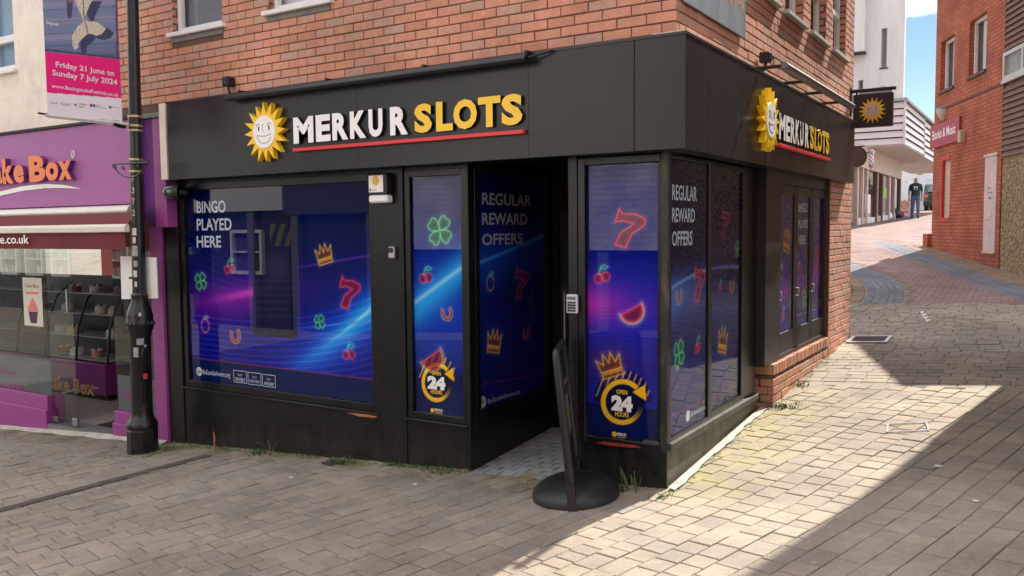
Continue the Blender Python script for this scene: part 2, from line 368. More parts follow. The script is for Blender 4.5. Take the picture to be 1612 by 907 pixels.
# ------------------------------------------------------------------ material set
BRICK = [(.52, .24, .155), (.58, .28, .185), (.64, .295, .19), (.60, .29, .20), (.55, .30, .215), (.50, .32, .235), (.64, .31, .205)]
brick_one = piece_mat('brick_single', BRICK, per_island=False, bump=.25, bscale=90)
brick_many = piece_mat('brick_joined', BRICK, per_island=True, bump=.25, bscale=90)
mortar = mat('mortar', (.12, .07, .05), .95, var=.25, scale=14, bump=.3)
def paver_stains(n, l, pos, out):
    """moss and algae that grow along the foot of the walls, pale lichen spots; shapes from noise"""
    s = n.new('ShaderNodeSeparateXYZ'); l.new(pos, s.inputs[0])
    z = n.new('ShaderNodeTexNoise'); z.inputs['Scale'].default_value = 3.2; z.inputs['Detail'].default_value = 7; l.new(pos, z.inputs[0])
    def M2(op, a, b):
        k = n.new('ShaderNodeMath'); k.operation = op
        for i, q in enumerate((a, b)):
            if isinstance(q, (int, float)): k.inputs[i].default_value = q
            else: l.new(q, k.inputs[i])
        return k.outputs[0]
    def MR(src, a, b, c, d):
        k = n.new('ShaderNodeMapRange'); k.inputs[1].default_value = a; k.inputs[2].default_value = b; k.inputs[3].default_value = c; k.inputs[4].default_value = d; l.new(src, k.inputs[0]); return k.outputs[0]
    nz_ = MR(z.outputs['Fac'], .35, .65, 0, 1)
    front = M2('MULTIPLY', M2('MULTIPLY', MR(s.outputs[1], -.55, -.05, 0, 1), MR(s.outputs[0], -.4, -.8, 0, 1)), MR(z.outputs['Fac'], .40, .60, .0, .95))
    side = M2('MULTIPLY', M2('MULTIPLY', MR(s.outputs[0], .15, .75, 1, 0), M2('MULTIPLY', MR(s.outputs[1], -.3, .1, 0, 1), MR(s.outputs[1], 2.3, 3.4, 1, 0))), MR(z.outputs['Fac'], .36, .62, .0, .75))
    k = n.new('ShaderNodeMixRGB'); k.inputs[2].default_value = (.055, .06, .028, 1); l.new(out, k.inputs[1]); l.new(front, k.inputs[0])
    k2 = n.new('ShaderNodeMixRGB'); k2.inputs[2].default_value = (.33, .285, .115, 1); l.new(k.outputs[0], k2.inputs[1]); l.new(side, k2.inputs[0])
    v = n.new('ShaderNodeTexVoronoi'); v.inputs['Scale'].default_value = 5.5; l.new(pos, v.inputs[0])
    sp = M2('MULTIPLY', M2('LESS_THAN', v.outputs['Distance'], .085), M2('GREATER_THAN', n_r(n, l, v), .72))
    k3 = n.new('ShaderNodeMixRGB'); k3.inputs[2].default_value = (.5, .48, .43, 1); l.new(k2.outputs[0], k3.inputs[1]); l.new(M2('MULTIPLY', sp, .55), k3.inputs[0])
    v2 = n.new('ShaderNodeTexVoronoi'); v2.inputs['Scale'].default_value = 3.1; l.new(pos, v2.inputs[0])
    gm = M2('MULTIPLY', M2('LESS_THAN', v2.outputs['Distance'], .055), M2('GREATER_THAN', n_r(n, l, v2), .45))
    k4 = n.new('ShaderNodeMixRGB'); k4.inputs[2].default_value = (.09, .08, .07, 1); l.new(k3.outputs[0], k4.inputs[1]); l.new(M2('MULTIPLY', gm, .6), k4.inputs[0])
    z5 = n.new('ShaderNodeTexNoise'); z5.inputs['Scale'].default_value = .55; z5.inputs['Detail'].default_value = 9; z5.inputs['Roughness'].default_value = .7; l.new(pos, z5.inputs[0])
    k5 = n.new('ShaderNodeMixRGB'); k5.inputs[2].default_value = (.13, .115, .095, 1); l.new(k4.outputs[0], k5.inputs[1]); l.new(MR(z5.outputs['Fac'], .54, .68, 0, .55), k5.inputs[0])
    return k5.outputs[0]
def n_r(n, l, v):
    s = n.new('ShaderNodeSeparateColor'); l.new(v.outputs['Color'], s.inputs[0]); return s.outputs[0]
PAV = [(.265, .228, .182), (.31, .265, .21), (.335, .275, .215), (.285, .245, .195), (.32, .28, .225), (.26, .228, .188), (.34, .288, .215)]
paver_one = piece_mat('paver_single', PAV, per_island=False, bump=.5, bscale=110, stains=paver_stains)
paver_many = piece_mat('paver_joined', PAV, per_island=True, bump=.5, bscale=110, stains=paver_stains)
red_paver = piece_mat('red_paver', [(.22, .145, .135), (.27, .175, .16), (.245, .165, .155), (.21, .145, .145), (.28, .19, .17)], bump=.3)
blue_paver = piece_mat('blue_paver', [(.13, .14, .165), (.165, .175, .20), (.14, .145, .165)], bump=.3)
brown_paver = piece_mat('brown_paver', [(.22, .15, .105), (.26, .18, .12), (.2, .145, .11)], bump=.3)
joint = mat('joint_sand_moss', (.18, .155, .12), .95, var=.3, scale=11, bump=.3, dirt=(.05, .075, .02), dirt_scale=1.3, dirt_amt=.8)
asphalt = mat('asphalt', (.07, .068, .065), .9, var=.2, scale=20, bump=.3)
black = mat('black_shopfront_paint', (.0055, .0058, .0068), .30, var=.35, scale=3, bump=.06, bscale=14, dirt=(.016, .0155, .015), dirt_scale=4, dirt_amt=.5, spec=.38)
frame_black = mat('black_frame', (.007, .007, .008), .28, var=.3, scale=4, spec=.4, bump=.03, bscale=12)
fascia_m = mat('charcoal_fascia', (.009, .0095, .0115), .30, var=.2, scale=2.5, bump=.05, bscale=1.6, spec=.42, dirt=(.017, .0165, .016), dirt_scale=2.2, dirt_amt=.5, stretch=(1, 1, .5))
fascia_trim = mat('fascia_trim', (.016, .016, .018), .35, var=.2)
glass = glass_mat('window_glass')
glass_up = glass_mat('upper_window_glass', (.5, .53, .55))
vinyl = print_mat()
banner_print = print_mat('banner_print', .6, .3)
white_up = mat('white_upvc', (.74, .73, .70), .4, var=.08, dirt=(.4, .38, .33), dirt_scale=6, dirt_amt=.4)
room_dark = mat('dark_interior', (.06, .065, .075), .8, var=.2)
white_sign = mat('white_acrylic', (.90, .89, .87), .3, var=.04)
yellow = mat('yellow_acrylic', (.92, .58, .02), .3, var=.05)
yellow_rim = mat('yellow_rim', (.72, .44, .05), .35, var=.08)
red_ac = mat('red_acrylic', (.66, .025, .035), .3, var=.05)
ink = mat('black_ink', (.012, .012, .014), .5, var=0)
pale_text = mat('pale_vinyl_text', (.50, .58, .66), .45, var=.05)
dim_text = mat('grey_vinyl_text', (.40, .43, .5), .5, var=.05)
black_plastic = mat('black_plastic', (.009, .009, .0095), .42, var=.2, bump=.05)
grey_metal = mat('grey_metal', (.42, .43, .44), .35, metal=.85, var=.12)
concrete = mat('concrete', (.2, .2, .18), .9, var=.2, scale=10, bump=.3)
orange_wood = mat('bare_orange_wood', (.42, .13, .05), .8, var=.3, scale=30)

def splash(m, col, h, amt, scale=9.):
    """dried mud splashes and dust that street water leaves on the foot of a wall, in noise-shaped spots and streaks"""
    n, l = m.node_tree.nodes, m.node_tree.links; b = n['Principled BSDF']; old = b.inputs['Base Color'].links[0].from_socket
    g = n.new('ShaderNodeNewGeometry'); s_ = n.new('ShaderNodeSeparateXYZ'); l.new(g.outputs['Position'], s_.inputs[0])
    def M2(op, a, c):
        k = n.new('ShaderNodeMath'); k.operation = op
        for i, q in enumerate((a, c)):
            if isinstance(q, (int, float)): k.inputs[i].default_value = q
            else: l.new(q, k.inputs[i])
        return k.outputs[0]
    hz = M2('SUBTRACT', s_.outputs[2], M2('ADD', M2('MULTIPLY', s_.outputs[0], .066), M2('MULTIPLY', s_.outputs[1], .07)))
    mr = n.new('ShaderNodeMapRange'); mr.inputs[1].default_value = 0; mr.inputs[2].default_value = h; mr.inputs[3].default_value = .62; mr.inputs[4].default_value = .30; l.new(hz, mr.inputs[0])
    z = n.new('ShaderNodeTexNoise'); z.inputs['Scale'].default_value = scale; z.inputs['Detail'].default_value = 9; z.inputs['Roughness'].default_value = .75; mpn = n.new('ShaderNodeMapping'); mpn.inputs['Scale'].default_value = (1, 1, .45); l.new(g.outputs['Position'], mpn.inputs[0]); l.new(mpn.outputs[0], z.inputs[0])
    t = M2('SUBTRACT', M2('ADD', z.outputs['Fac'], mr.outputs[0]), .86); k = n.new('ShaderNodeMapRange'); k.inputs[1].default_value = 0; k.inputs[2].default_value = .28; k.inputs[3].default_value = 0; k.inputs[4].default_value = amt; l.new(t, k.inputs[0])
    mxn = n.new('ShaderNodeMixRGB'); mxn.inputs[2].default_value = (*col, 1); l.new(k.outputs[0], mxn.inputs[0]); l.new(old, mxn.inputs[1]); l.new(mxn.outputs[0], b.inputs['Base Color'])
splash(black, (.045, .041, .036), .34, .45)

# ================================================================== THE GROUND
def grid_sheet(name, xs, ys, dz, m, zf=gz, **k):
    X_, Y_ = np.meshgrid(xs, ys); Z_ = zf(X_, Y_)+dz; n, c = len(ys), len(xs)
    v = np.stack([X_, Y_, Z_], -1).reshape(-1, 3).tolist()
    f = [(j*c+i, j*c+i+1, (j+1)*c+i+1, (j+1)*c+i) for j in range(n-1) for i in range(c-1)]
    me = bpy.data.meshes.new(name); me.from_pydata(v, [], f); return link(name, me, m, **k)
gx = np.concatenate([[-600, -200, -60, -30], np.arange(-16, 10.1, 1.), [30, 60, 200, 600]])
gy = np.concatenate([[-600, -200, -60, -30, -15], np.arange(-9, 20, 1.), np.arange(20, 60, 4.), [60, 90, 200, 600]])
ground = grid_sheet('ground', gx, gy, -.008, joint, kind='structure')

pave_tex = brick_tex_mat('street_sett_paving', (.33, .28, .215), (.29, .25, .195), (.15, .13, .10), .2, .16, axis='flat', bump=.2, msize=.008)
grid_sheet('street_paving', np.concatenate([[-40], np.arange(-16, 11, 2.), [30]]), np.concatenate([[-40, -20], np.arange(-13, -5.4, .95)]), .0, pave_tex, kind='structure')
grid_sheet('street_paving', np.concatenate([[-40, -24], np.arange(-16, -9.4, 1.5)]), np.array([-5.4, -4, -3, -2, -1, -.0, .3]), .0, pave_tex, kind='structure')
A0 = R(75)                                                      # direction of the paver rows of the street
def footprint(x, y):                                            # where buildings stand
    return (y > .0) & (x < .0)
def paver_rows():
    """street setts: courses 0.16 wide of mixed lengths, laid along A0; returns centre, length, angle"""
    out = []
    c, s = math.cos(A0), math.sin(A0); w = .16
    for j in range(-80, 120):
        t = rng.uniform(-.2, 0)-14
        while t < 14:
            L = rng.choice([.12, .16, .20, .24], p=[.15, .35, .25, .25]); m = t+L/2; t += L
            x = m*c+(j*w)*s; y = m*s-(j*w)*c
            out.append((x, y, L, A0))
    return out
def lay_ok(x, y, mar=.10):
    if y > 0 and x < .02:
        if not (y < .14 or x > -.14) or (-1.72 < x < -.80) or y > 2.3: return False
    if y > 3.36: return False
    if y < -5.6: return False
    px, py, d = proj((x, y, float(gz(x, y))))
    return d > .8 and -420 < px < 2050 and py < 1250
pav = [(x, y, L, .16, a) for x, y, L, a in paver_rows() if lay_ok(x, y)]
for j in range(34):                                             # cross-laid setts between the street and the red alley paving
    y = 3.36+.08+j*.16; t = -1.2+rng.uniform(0, .2)
    if y > 8.72: break
    while t < 4.2:
        L = rng.choice([.16, .20, .24], p=[.2, .3, .5]); x = t+L/2; t += L
        if x > (.1 if y < 6.1 else -1.2): pav.append((x, y, L, .16, 0.))
pav = np.array(pav)
P3 = np.stack([pav[:, 0], pav[:, 1], gz(pav[:, 0], pav[:, 1])], 1)
qx, qy, qd = proj(P3)
vis = (qx > 0) & (qx < 1612) & (qy > 0) & (qy < 907)
rank = np.argsort(np.where(vis, qd, 1e3)); single = set(rank[:300].tolist())
def sett(L, w, j=.0026, h=.05, ch=.0045):
    a, b = L/2-j, w/2-j; i, k = a-ch, b-ch
    v = [(-a, -b, -h), (a, -b, -h), (a, b, -h), (-a, b, -h), (-a, -b, -ch*.8), (a, -b, -ch*.8), (a, b, -ch*.8), (-a, b, -ch*.8), (-i, -k, 0), (i, -k, 0), (i, k, 0), (-i, k, 0)]
    f = [(8, 9, 10, 11)]+[(p+o, (p+1) % 4+o, (p+1) % 4+o+4, p+o+4) for o in (0, 4) for p in range(4)]
    return np.array(v), f
def lay(name, arr, m, parent, jz=.003, jr=.008, tilt=.012, **k):
    V, Fc = [], []; n = 0
    for x, y, L, w, a in arr:
        v, f = sett(L*rng.uniform(.97, 1.0), w*rng.uniform(.965, 1.0)); an = a+rng.normal(0, jr); c, s = math.cos(an), math.sin(an)
        wx = x+v[:, 0]*c-v[:, 1]*s; wy = y+v[:, 0]*s+v[:, 1]*c
        wz = gz(wx, wy)+v[:, 2]+rng.normal(0, jz)*.6+(v[:, 0]*rng.normal(0, tilt)+v[:, 1]*rng.normal(0, tilt))
        V.append(np.stack([wx, wy, wz], 1)); Fc += [tuple(n+q for q in ff) for ff in f]; n += 12
    me = bpy.data.meshes.new(name); me.from_pydata(np.concatenate(V).tolist(), [], Fc)
    return link(name, me, m, parent, **k)
_pm = {}
for i in sorted(single):
    x, y, L, w, a = pav[i]; key = (round(L, 3), random.randrange(3))
    if key not in _pm:
        v, f = sett(L*random.uniform(.97, 1), w*random.uniform(.97, 1)); me = bpy.data.meshes.new('paver'); me.from_pydata(v.tolist(), [], f); me.materials.append(paver_one); _pm[key] = me
    o = bpy.data.objects.new('paver', _pm[key]); COL.objects.link(o); o.parent = ground
    nx, ny = -float(gz(x+.05, y)-gz(x-.05, y))*10, -float(gz(x, y+.05)-gz(x, y-.05))*10
    q = Vector((nx+random.gauss(0, .012), ny+random.gauss(0, .012), 1)).to_track_quat('Z', 'Y').to_matrix()
    ex = Vector((math.cos(a+random.gauss(0, .008)), math.sin(a), 0)); zz = Vector((nx+random.gauss(0, .008), ny+random.gauss(0, .008), 1)).normalized(); ex = (ex-zz*ex.dot(zz)).normalized(); ey = zz.cross(ex)
    mt = Matrix(((ex.x, ey.x, zz.x), (ex.y, ey.y, zz.y), (ex.z, ey.z, zz.z))).to_4x4(); mt.translation = (x, y, float(gz(x, y))+random.gauss(0, .0018)); o.matrix_local = mt
rest = [pav[i] for i in range(len(pav)) if i not in single]
lay('paver', rest, paver_many, ground, kind='stuff')

# alley: red blocks up the slope, blue-grey bands along its edges, a brown verge at the foot of the right-hand wall
BM0 = dep(1466, 388, 20.5)[:2]; BT = R(21.9); BU = np.array([-math.sin(BT), math.cos(BT)]); BN = np.array([-BU[1], BU[0]])   # right wall: far corner, direction away, normal into alley
def bmp(s_, t_): return BM0+BU*s_+BN*t_                        # s along wall (+ away), t out of the wall into the alley
red, blue, brown = [], [], []
y = 8.75
while y < 17.5:
    x = -4.2+(.1 if int(y*10) % 2 else 0)
    while x < 3.4:
        p = np.array([x, y]); t = (p-BM0) @ BN
        if t > 1.02: red.append((x, y, .2, .1, 0.))
        x += .2
    y += .1
for k_ in range(110):
    s_ = -9.2+k_*.1
    for j in range(4):
        p = bmp(s_, .30+.2*j+.1)
        if p[1] > 8.7: (blue if j > 0 else brown).append((p[0], p[1], .2, .1, math.atan2(BN[1], BN[0])))
    p = bmp(s_, .17)
    if p[1] > 8.7: brown.append((p[0], p[1], .2, .1, math.atan2(BN[1], BN[0])))
# curved blue courses that swing left behind the shop
def edge_x(y): return .34-.066*(y-8.75)**2
crv, brn = [], []
for j in range(5):
    y = 8.80+.1*(j % 2)
    while y < 14.6:
        x = edge_x(y)-.06-j*.112; sl = math.atan2(1, -.132*(y-8.75)); crv.append((x, y, .2, .108, sl)); y += .2*math.sin(sl)
red = [q for q in red if q[0]-.1 > edge_x(q[1])]
for y in np.arange(8.8, 14, .1):
    x = edge_x(y)-.62-.1
    while x > -3.2: brn.append((x, y, .2, .1, 0.)); x -= .2
lay('alley_block', red, red_paver, ground, jz=.001, jr=.004, tilt=.004, kind='stuff')
lay('band_block', blue, blue_paver, ground, jz=.001, jr=.004, tilt=.004, kind='stuff')
lay('kerb_block', crv, blue_paver, ground, jz=.001, jr=.004, tilt=.004, kind='stuff')
lay('verge_block', brown, brown_paver, ground, jz=.002, jr=.01, tilt=.01, kind='stuff')
far_tex = brick_tex_mat('red_block_paving', (.26, .18, .165), (.23, .155, .145), (.13, .10, .09), .2, .1, axis='flat', bump=.2, msize=.006)
grid_sheet('alley_paving', np.linspace(-14, 3, 18), np.concatenate([np.arange(17.4, 40, .8), [44, 50, 60]]), .0, far_tex, kind='structure')
lay('corner_block', brn, brown_paver, ground, jz=.001, kind='stuff')

# painted and metal things let into the paving
def flat_strip(name, pts, w, dz, m, **k):
    mb = MB(); P = [np.array(p[:2]) for p in pts]
    for a, b in zip(P[:-1], P[1:]):
        d = (b-a)/np.linalg.norm(b-a); nn = np.array([-d[1], d[0]])*w/2
        mb.poly([(*q, float(gz(*q))+dz) for q in (a-nn, b-nn, b+nn, a+nn)])
    return mb.build(name, m, **k)
rust = mat('rusty_iron', (.125, .095, .085), .75, metal=.3, var=.35, scale=25)
d0, d1 = G(-40, 815)[:2], G(330, 717)[:2]
dr = thing('drain_channel', 'long narrow rusty slotted drain channel crossing the paving by the lamp post', 'drain', (*d0, float(gz(*d0))))
dv = (d1-d0)/np.linalg.norm(d1-d0); dn = np.array([-dv[1], dv[0]]); Ld = np.linalg.norm(d1-d0)
def up3(p, dz): return (p[0], p[1], float(gz(p[0], p[1]))+dz)
mb = MB()
for sgn in (-1, 1):
    for q in range(12):
        a, b = d0+dv*Ld*q/12, d0+dv*Ld*(q+1)/12; o1, o2 = dn*sgn*.062, dn*sgn*.05
        mb.poly([up3(a+o1, .009), up3(b+o1, .009), up3(b+o2, .009), up3(a+o2, .009)])
mb.build('frame_rail', rust, dr)
mb = MB()
for q in range(12):
    a, b = d0+dv*Ld*q/12, d0+dv*Ld*(q+1)/12; mb.poly([up3(a+dn*.05, .0055), up3(b+dn*.05, .0055), up3(b-dn*.05, .0055), up3(a-dn*.05, .0055)])
mb.build('channel', mat('channel_dark', (.05, .043, .042), .8, var=.2), dr)
mb = MB(); nb = int(Ld/.024)
for q in range(nb):
    c_ = d0+dv*(q+.5)*.024; mb.obox(up3(c_, .0075), (*dn, 0), (*dv, .066*dv[0]+.07*dv[1]), (0, 0, 1), .05, .006, .003)
mb.build('grate_bar', rust, dr, kind='stuff')
cov = thing('drain_cover', 'small square dark cover plate in the damp paving below the wide window', 'drain cover', G(522, 730))
c0 = G(524, 729)[:2]
MB().obox(up3(c0, .006), (math.cos(A0), math.sin(A0), .07), (math.sin(A0), -math.cos(A0), 0), (0, 0, 1), .075, .07, .006).build('cover_plate', mat('cover_iron', (.045, .042, .04), .7, var=.3, scale=30, bump=.4), cov)
MB().obox(up3(c0, .012), (math.cos(A0), math.sin(A0), .07), (math.sin(A0), -math.cos(A0), 0), (0, 0, 1), .012, .02, .003).build('lifting_slot', ink, cov)
# gully grate at the back corner of the shop
g0, g1 = G(1345, 543)[:2], G(1378, 528)[:2]; gc = (g0+g1)/2+np.array([.05, 0])
gu = thing('gully_grate', 'iron gully grate with worn frame at the foot of the brick column', 'drain', up3(gc, 0))
mb = MB()
for sx, sy, hx, hy in ((0, -.2, .24, .022), (0, .2, .24, .022), (-.22, 0, .022, .2), (.22, 0, .022, .2)): mb.obox(up3(gc+np.array([sx, sy]), .012), (1, 0, .066), (0, 1, .07), (0, 0, 1), hx, hy, .006)
mb.build('frame', grey_metal, gu)
for q in range(7): MB().obox(up3(gc+np.array([0, -.15+q*.05]), .01), (1, 0, .066), (0, 1, .07), (0, 0, 1), .2, .012, .005).build('grate_bar', rust, gu)
# inspection cover outline set into the paving
i0 = [G(*q)[:2] for q in ((1396, 682), (1462, 679), (1458, 667), (1398, 669))]
ic = thing('inspection_cover', 'thin metal frame of an inspection cover filled with setts in the sunlit paving', 'drain cover', up3(sum(i0)/4, 0))
for a, b in zip(i0, i0[1:]+i0[:1]):
    d = (b-a)/np.linalg.norm(b-a); nn = np.array([-d[1], d[0]])*.006
    mb = MB(); mb.prism([up3(q, .006) for q in (a-nn, b-nn, b+nn, a+nn)], (0, 0, .005)); mb.build('frame_bar', mat('dull_steel', (.22, .22, .22), .6, metal=.5, var=.3, scale=20), ic)
# small white painted ladder mark
white_paint = mat('worn_white_paint', (.7, .7, .66), .7, var=.15, dirt=(.25, .23, .2), dirt_scale=14, dirt_amt=.9)
lm = thing('painted_mark', 'small white ladder shaped paint mark on the shaded alley setts', 'road marking', G(1456, 499))
q4 = [G(*q)[:2] for q in ((1459, 508), (1466, 507), (1453, 490), (1448, 491))]
def qmix(u, v): return (q4[0]*(1-u)+q4[1]*u)*(1-v)+(q4[3]*(1-u)+q4[2]*u)*v
def qstrip(u0, u1, v0, v1):
    mb = MB(); mb.poly([up3(qmix(*w), .0085) for w in ((u0, v0), (u1, v0), (u1, v1), (u0, v1))]); return mb
qstrip(0, .22, 0, 1).build('side_line', white_paint, lm)
for q in range(4): qstrip(.22, 1, .08+q*.25, .2+q*.25).build('rung', white_paint, lm)
# spilt white paint and mortar fillet at the foot of the side window wall
mb = MB(); ys_ = np.linspace(-.03, 2.3, 60)
w_ = .016+.022*np.abs(np.sin(ys_*3.1+1))+.012*np.abs(np.sin(ys_*11.3))+.004*rng.uniform(0, 1, 60)
for i in range(59):
    a, b = ys_[i], ys_[i+1]
    mb.poly([(.02, a, float(gz(.02, a))+.03), (.03+w_[i], a, float(gz(.1, a))+.0105), (.03+w_[i+1], b, float(gz(.1, b))+.0105), (.02, b, float(gz(.02, b))+.03)])
mb.build('white_mortar_fillet', mat('white_fillet', (.38, .36, .32), .85, var=.3, scale=22, bump=.6, dirt=(.14, .13, .11), dirt_scale=11, dirt_amt=1.), label='cracked white mortar fillet along the foot of the side window wall', cat='mortar strip')

# ================================================================== THE CORNER SHOP
shop = thing('corner_shop_building', 'red brick corner building with black shopfront and printed neon window graphics', 'building', (0, 0, 0))
FZ0, FZ1 = 2.41, 3.165                                          # fascia bottom and top
def fx(px, v=0., py=450): return float(PY(px, py, v)[0])
def sy(px, v=0., py=450): return float(PX(px, py, v)[1])
# --- brickwork
BRK = []
def brick_field(ax, plane, u0, u1, z0, z1, holes, off=0., course=.075, length=.225, hmax=None):
    j = 0; z = z0
    while z+course <= z1+1e-6:
        u = u0-((j % 2)*length/2)-off
        while u < u1:
            a, b = max(u, u0)+.004, min(u+length, u1)-.004; u += length
            if b-a < .03: continue
            segs = [(a, b)]
            for h0, h1, hz0, hz1 in holes:
                if z+course-.012 > hz0 and z+.012 < hz1:
                    ns = []
                    for p, q in segs:
                        if q <= h0 or p >= h1: ns.append((p, q))
                        else:
                            if h0-p > .02: ns.append((p, h0))
                            if q-h1 > .02: ns.append((h1, q))
                    segs = ns
            for p, q in segs: BRK.append((ax, plane, (p+q)/2, z+course/2, q-p, course-.009))
        z += course; j += 1
def cells(name, ax, plane, u0, u1, z0, z1, holes, depth, m, parent, sgn):
    us = sorted({u0, u1, *[min(max(h, u0), u1) for q in holes for h in q[:2]]}); zs = sorted({z0, z1, *[min(max(h, z0), z1) for q in holes for h in q[2:]]})
    mb = MB()
    for a, b in zip(us[:-1], us[1:]):
        for c, d in zip(zs[:-1], zs[1:]):
            if b-a < 1e-4 or d-c < 1e-4: continue
            mu, mz = (a+b)/2, (c+d)/2
            if any(h[0] < mu < h[1] and h[2] < mz < h[3] for h in holes): continue
            if ax == 1: mb.box(a, b, plane, plane+sgn*depth, c, d)
            else: mb.box(plane, plane+sgn*depth, a, b, c, d)
    return mb.build(name, m, parent)
BT_, ZT = 5.33, 11.2  # unseen wall top raised to shade the street and dim window reflections
fw = [(-5.25, -4.49, 3.88, 5.1), (-3.86, -3.09, 3.90, 5.1)]
sw = [(1.66, 2.36, 3.93, 5.2), (2.68, 3.38, 3.93, 5.2), (3.70, 4.43, 3.93, 5.2), (4.78, 5.52, 3.93, 5.2)]
brick_field(1, -.1, -6.25, .1, 3.205, BT_, fw+[(-5.27, -4.485, 3.78, 3.885), (-3.88, -3.085, 3.80, 3.905)], off=.06)
brick_field(0, .1, -.045, 6.07, 3.205, BT_, sw, off=.11)
brick_field(0, .1, 4.79, 6.07, .105, 2.43, [], off=.05)        # brick column, side face
brick_field(1, 6.12, -.9, .045, .105, 5.33, [], off=.0)         # back return (seen only from the alley)
wall = cells('wall', 1, -.093, -6.25, .093, 3.1, BT_, fw, .3, mortar, shop, 1)
cells('wall', 0, .093, .21, 6.07, 3.1, BT_, sw, -.3, mortar, shop, 1)
up_tex = brick_tex_mat('upper_brick', (.57, .26, .17), (.50, .23, .15), (.14, .085, .065), axis='xy')
mb = MB(); mb.box(-6.25, .1, -.1, 6.12, BT_+.01, ZT); upper = mb.build('upper_wall', up_tex, shop)
mb = MB(); mb.box(-6.3, .16, -.16, 6.18, ZT, ZT+.18); mb.build('parapet_coping', concrete, shop)
mb = MB(); mb.box(-.9, .093, 4.79, 6.113, -.6, 3.1); mb.build('column_core', mortar, shop)
mb = MB(); mb.box(-6.25, -.25, .35, 6.0, 2.6, BT_); mb.box(-6.25, -1.9, 1.75, 6.0, -.6, 2.6); mb.box(-1.9, -.35, 1.75, 4.6, -.6, 2.6); mb.build('inner_wall', room_dark, shop)
# plinth of the side doors: stretcher courses with a brick-on-edge sill
PL0, PL1 = 2.42, 4.80
brick_field(0, .1, PL0, PL1, -.03, .47, [], off=.02, course=.0775)
for k_ in range(6): 
    z = -.03+k_*.0775; half = k_ % 2
    BRK.append((1, PL0, .0+(.02 if half else -.02), z+.039, .09 if half else .12, .067)); BRK.append((1, PL0, -.085+(.01 if half else -.01), z+.039, .06, .067))
mb = MB(); mb.box(-.16, .094, PL0+.006, PL1, -.6, .462); mb.build('plinth_core', mortar, shop)
n_ = int((PL1-PL0)/.0755)
row_mesh = MB().box(-.11, .105, -.033, .033, .47, .573).mesh('brick', bevel=.005)
row_mesh.materials.append(brick_one); ROWLOCK = []
for k_ in range(n_):
    o = bpy.data.objects.new('brick', row_mesh); COL.objects.link(o); o.parent = wall; o.location = (random.gauss(0, .003), PL0+.0377+k_*.0755, random.gauss(0, .0025)); ROWLOCK.append(o)
# --- sort the bricks: those that show largest are separate parts, the others one joined part
def bpos(b): return (b[2], b[1], b[3]) if b[0] == 1 else (b[1], b[2], b[3])
BP = np.array([bpos(b) for b in BRK]); bx_, by_, bd_ = proj(BP)
ok = (bx_ > -20) & (bx_ < 1630) & (by_ > -8) & (by_ < 915) & (bd_ > 0) & ~np.array([b[0] == 1 and b[1] > 5 for b in BRK])
nsing = 300-len(ROWLOCK); order = np.argsort(np.where(ok, bd_, 1e3)); sing = set(order[:nsing].tolist())
def brick_verts(b, jit=True):
    ax, pl, u, z, L, h = b; e = .052; f = random.gauss(0, .0016) if jit else 0; sg = -1 if ax == 1 else 1
    c = .004; o = pl+sg*f; i = pl-sg*e
    fr = [(u-L/2, z-h/2), (u+L/2, z-h/2), (u+L/2, z+h/2), (u-L/2, z+h/2)]; inn = [(u-L/2+c, z-h/2+c), (u+L/2-c, z-h/2+c), (u+L/2-c, z+h/2-c), (u-L/2+c, z+h/2-c)]
    pts = [(i, *p) for p in fr]+[(o-sg*c, *p) for p in fr]+[(o, *p) for p in inn]
    v = [(p[1], p[0], p[2]) if ax == 1 else (p[0], p[1], p[2]) for p in pts]
    fc = [(8, 9, 10, 11)]+[(p+q, (p+1) % 4+q, (p+1) % 4+q+4, p+q+4) for q in (0, 4) for p in range(4)]
    if ax == 0 and sg == 1 or ax == 1: pass
    return v, fc
V, Fc = [], []
for i, b in enumerate(BRK):
    if i in sing: continue
    v, f = brick_verts(b); k_ = len(V); V += v; Fc += [tuple(k_+q for q in ff) for ff in f]
me = bpy.data.meshes.new('brick'); me.from_pydata(V, [], Fc)
bm = bmesh.new(); bm.from_mesh(me); bmesh.ops.recalc_face_normals(bm, faces=bm.faces); bm.to_mesh(me); bm.free()
link('brick', me, brick_many, wall, kind='stuff')
_bm = {}
for i in sorted(sing):
    ax, pl, u, z, L, h = BRK[i]; key = (ax, round(L, 3), round(h, 3))
    if key not in _bm:
        v, f = brick_verts((ax, 0, 0, 0, L, h), False); me = bpy.data.meshes.new('brick'); me.from_pydata(v, [], f)
        bm = bmesh.new(); bm.from_mesh(me); bmesh.ops.recalc_face_normals(bm, faces=bm.faces); bm.to_mesh(me); bm.free(); me.materials.append(brick_one); _bm[key] = me
    o = bpy.data.objects.new('brick', _bm[key]); COL.objects.link(o); o.parent = wall; j = random.gauss(0, .0016)
    o.location = (u, pl+j, z) if ax == 1 else (pl+j, u, z)
